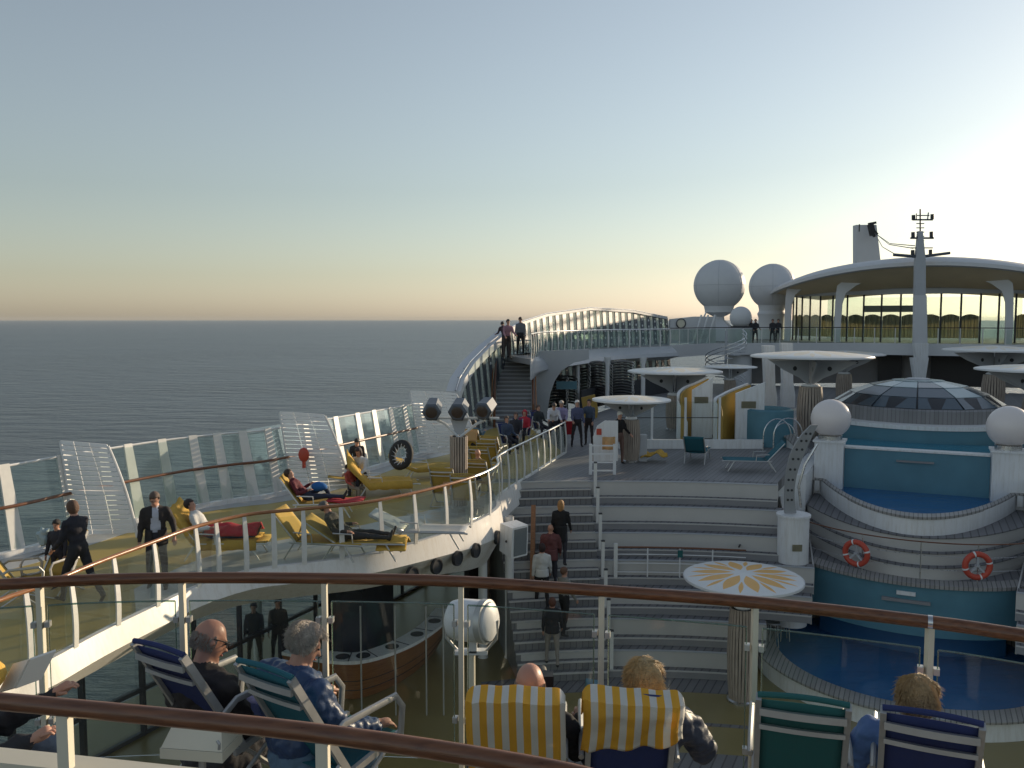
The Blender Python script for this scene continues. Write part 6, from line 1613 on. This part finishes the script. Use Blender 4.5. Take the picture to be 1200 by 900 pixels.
# right side deck loungers and bits
def lounger_t(x, y, az, lab): 
    p = at_z(x, y, SD); lounger(p, az, lab, fabric='teal_fabric', back=48, frame='alu', group='teal sun loungers on the pool deck')
lounger_t(880, 551, -82, 'teal lounger with raised back beside the curved mast')
lounger_t(817, 540, 20, 'small teal lounger in front of the white cabin plinth')
q = MB(); q.grid(lambda u, v: Vector((-.45+.9*u, -.3+.6*v, .3+.2*noise.noise(Vector((u*3,v*3,5)))-.25*abs(u-.6))), 12, 10); o = q.build('yellow_towel_heap', 'yellow_towel', None, local=True, solid=.03); o.location = sd(765, 540); tag(o, 'heap of yellow towel on the pool deck right of parasol column', 'towel')
q = MB(); q.box(sd(752,540)+UP*.45, (.3,.3,.9)); o = q.build('grey_bin', 'grey_white'); tag(o, 'small grey bin between parasol column and yellow towel heap', 'bin')
# floor level beside the lower pool
for x, y, lab in ((905,770,'tall thin bar stool left of the lower pool rim'),(918,762,'tall thin bar stool closest to the drum pillar')):
    p = at_z(x, y, 0); s_ = thing('bar_stool', p, lab, 'stool')
    for k in range(4):
        a = math.pi/4+k*math.pi/2; q = MB(); q.tube([p+Vector((.2*math.cos(a),.2*math.sin(a),0)), p+Vector((.13*math.cos(a),.13*math.sin(a),.95))], .015, 6); q.build('leg', 'alu', s_)
    q = MB(); q.lathe([(.19,.95),(.19,.99),(.001,1.0)], p, 18); q.build('seat', 'alu', s_)
p = at_z(682, 842, 0); q = MB(); q.plate([p, p+Vector((.5,0,0)), p+Vector((.45,.1,.8)), p+Vector((.1,.1,.85))], (0,1,0), .3); o = q.build('teal_planter', 'teal_wall'); tag(o, 'teal tapered box on olive floor below the steps', 'box')
p = at_z(652, 792, 0); gf = thing('gate_frame', p, 'low pale tubular gate beside the foot of the steps', 'gate')
p0 = at_z(617, 768, 0); MB().tube([p0, p0+UP*1.0, p0+Vector((.9,0,1.0)), p0+Vector((.9,0,0))], .03, 6).build('frame', 'white_metal', gf)
for h_ in (.35,.68): MB().tube([p0+UP*h_, p0+Vector((.9,0,h_))], .018, 6).build('bar', 'white_metal', gf)

# ------------------------------------------------------------ invented starboard blocks out of view, added to shade the arena
sbk = thing('starboard_sun_block', S(34, 17, 0), 'added unseen white block at starboard keeping low sun off the arena', 'sun blocker')
b = MB(); b.prism([S(26,15), S(66,15), S(66,16.5), S(26,16.5)], 0, 4.4); b.build('lower_sun_block', 'white', sbk)
b = MB(); b.prism([S(36,15), S(62,15), S(62,16.4), S(36,16.4)], 4.42, 11.0); b.build('upper_sun_block', 'white', sbk); b = MB(); b.prism([S(62.1,12.2), S(79,12.2), S(79,15.2), S(62.1,15.2)], 4.42, 12.4); b.build('end_sun_block', 'white', sbk)
EXPO = 0.2
# ------------------------------------------------------------ light, world, camera
SUN_AZ, SUN_EL = R(51), R(9.7)
w = bpy.data.worlds.new('World'); sc.world = w; w.use_nodes = True; nt = w.node_tree; N = nt.nodes; L = nt.links
bg = N['Background']; sky = N.new('ShaderNodeTexSky'); sky.sky_type = 'NISHITA'; sky.sun_disc = False
sky.sun_elevation = SUN_EL; sky.sun_rotation = SUN_AZ; sky.air_density = 1.63; sky.dust_density = 2.9; sky.ozone_density = 2.86; sky.altitude = 1940
hs = N.new('ShaderNodeHueSaturation'); hs.inputs['Saturation'].default_value = .54; L.new(sky.outputs[0], hs.inputs['Color']); L.new(hs.outputs[0], bg.inputs['Color']); bg.inputs['Strength'].default_value = .15
sd = bpy.data.lights.new('sun', 'SUN'); sd.energy = 4.6; sd.angle = R(.5); sd.color = (1,.80,.56)
so = bpy.data.objects.new('sun', sd); COL.objects.link(so)
sv = Vector((math.sin(SUN_AZ)*math.cos(SUN_EL), math.cos(SUN_AZ)*math.cos(SUN_EL), math.sin(SUN_EL)))
so.rotation_euler = sv.to_track_quat('Z', 'Y').to_euler(); so.location = sv*50+Vector((0,0,30))
cam = bpy.data.cameras.new('camera'); cam.sensor_width = 36; cam.lens = F/1200*36; cam.clip_start = .05; cam.clip_end = 60000
co = bpy.data.objects.new('camera', cam); COL.objects.link(co); co.location = (0,0,CZ); co.rotation_euler = (R(90)-PIT, 0, 0); sc.camera = co
sc.view_settings.view_transform = 'Standard'; sc.view_settings.look = 'None'; sc.view_settings.exposure = EXPO; sc.view_settings.gamma = 1
sc.render.engine = 'CYCLES'
try:
    sc.cycles.use_denoising = True; sc.cycles.max_bounces = 6; sc.cycles.transparent_max_bounces = 24; sc.cycles.caustics_reflective = False; sc.cycles.caustics_refractive = False
except Exception: pass

# sea haze: one even box of air round ship and sea
hz = MB(); hz.box((0,0,(SEA-1+45)/2), (46000,46000,45-(SEA-1)))
m = bpy.data.materials.new('haze'); m.use_nodes = True; nt = m.node_tree; nt.nodes.remove(nt.nodes['Principled BSDF'])
pv = nt.nodes.new('ShaderNodeVolumePrincipled'); pv.inputs['Color'].default_value = (.66,.67,.68,1); pv.inputs['Density'].default_value = HAZE; pv.inputs['Anisotropy'].default_value = .0
nt.links.new(pv.outputs[0], nt.nodes['Material Output'].inputs['Volume']); M['haze'] = m
o = hz.build('haze', 'haze', smooth=False); tag(o, kind='stuff')
sc.cycles.volume_bounces = 0
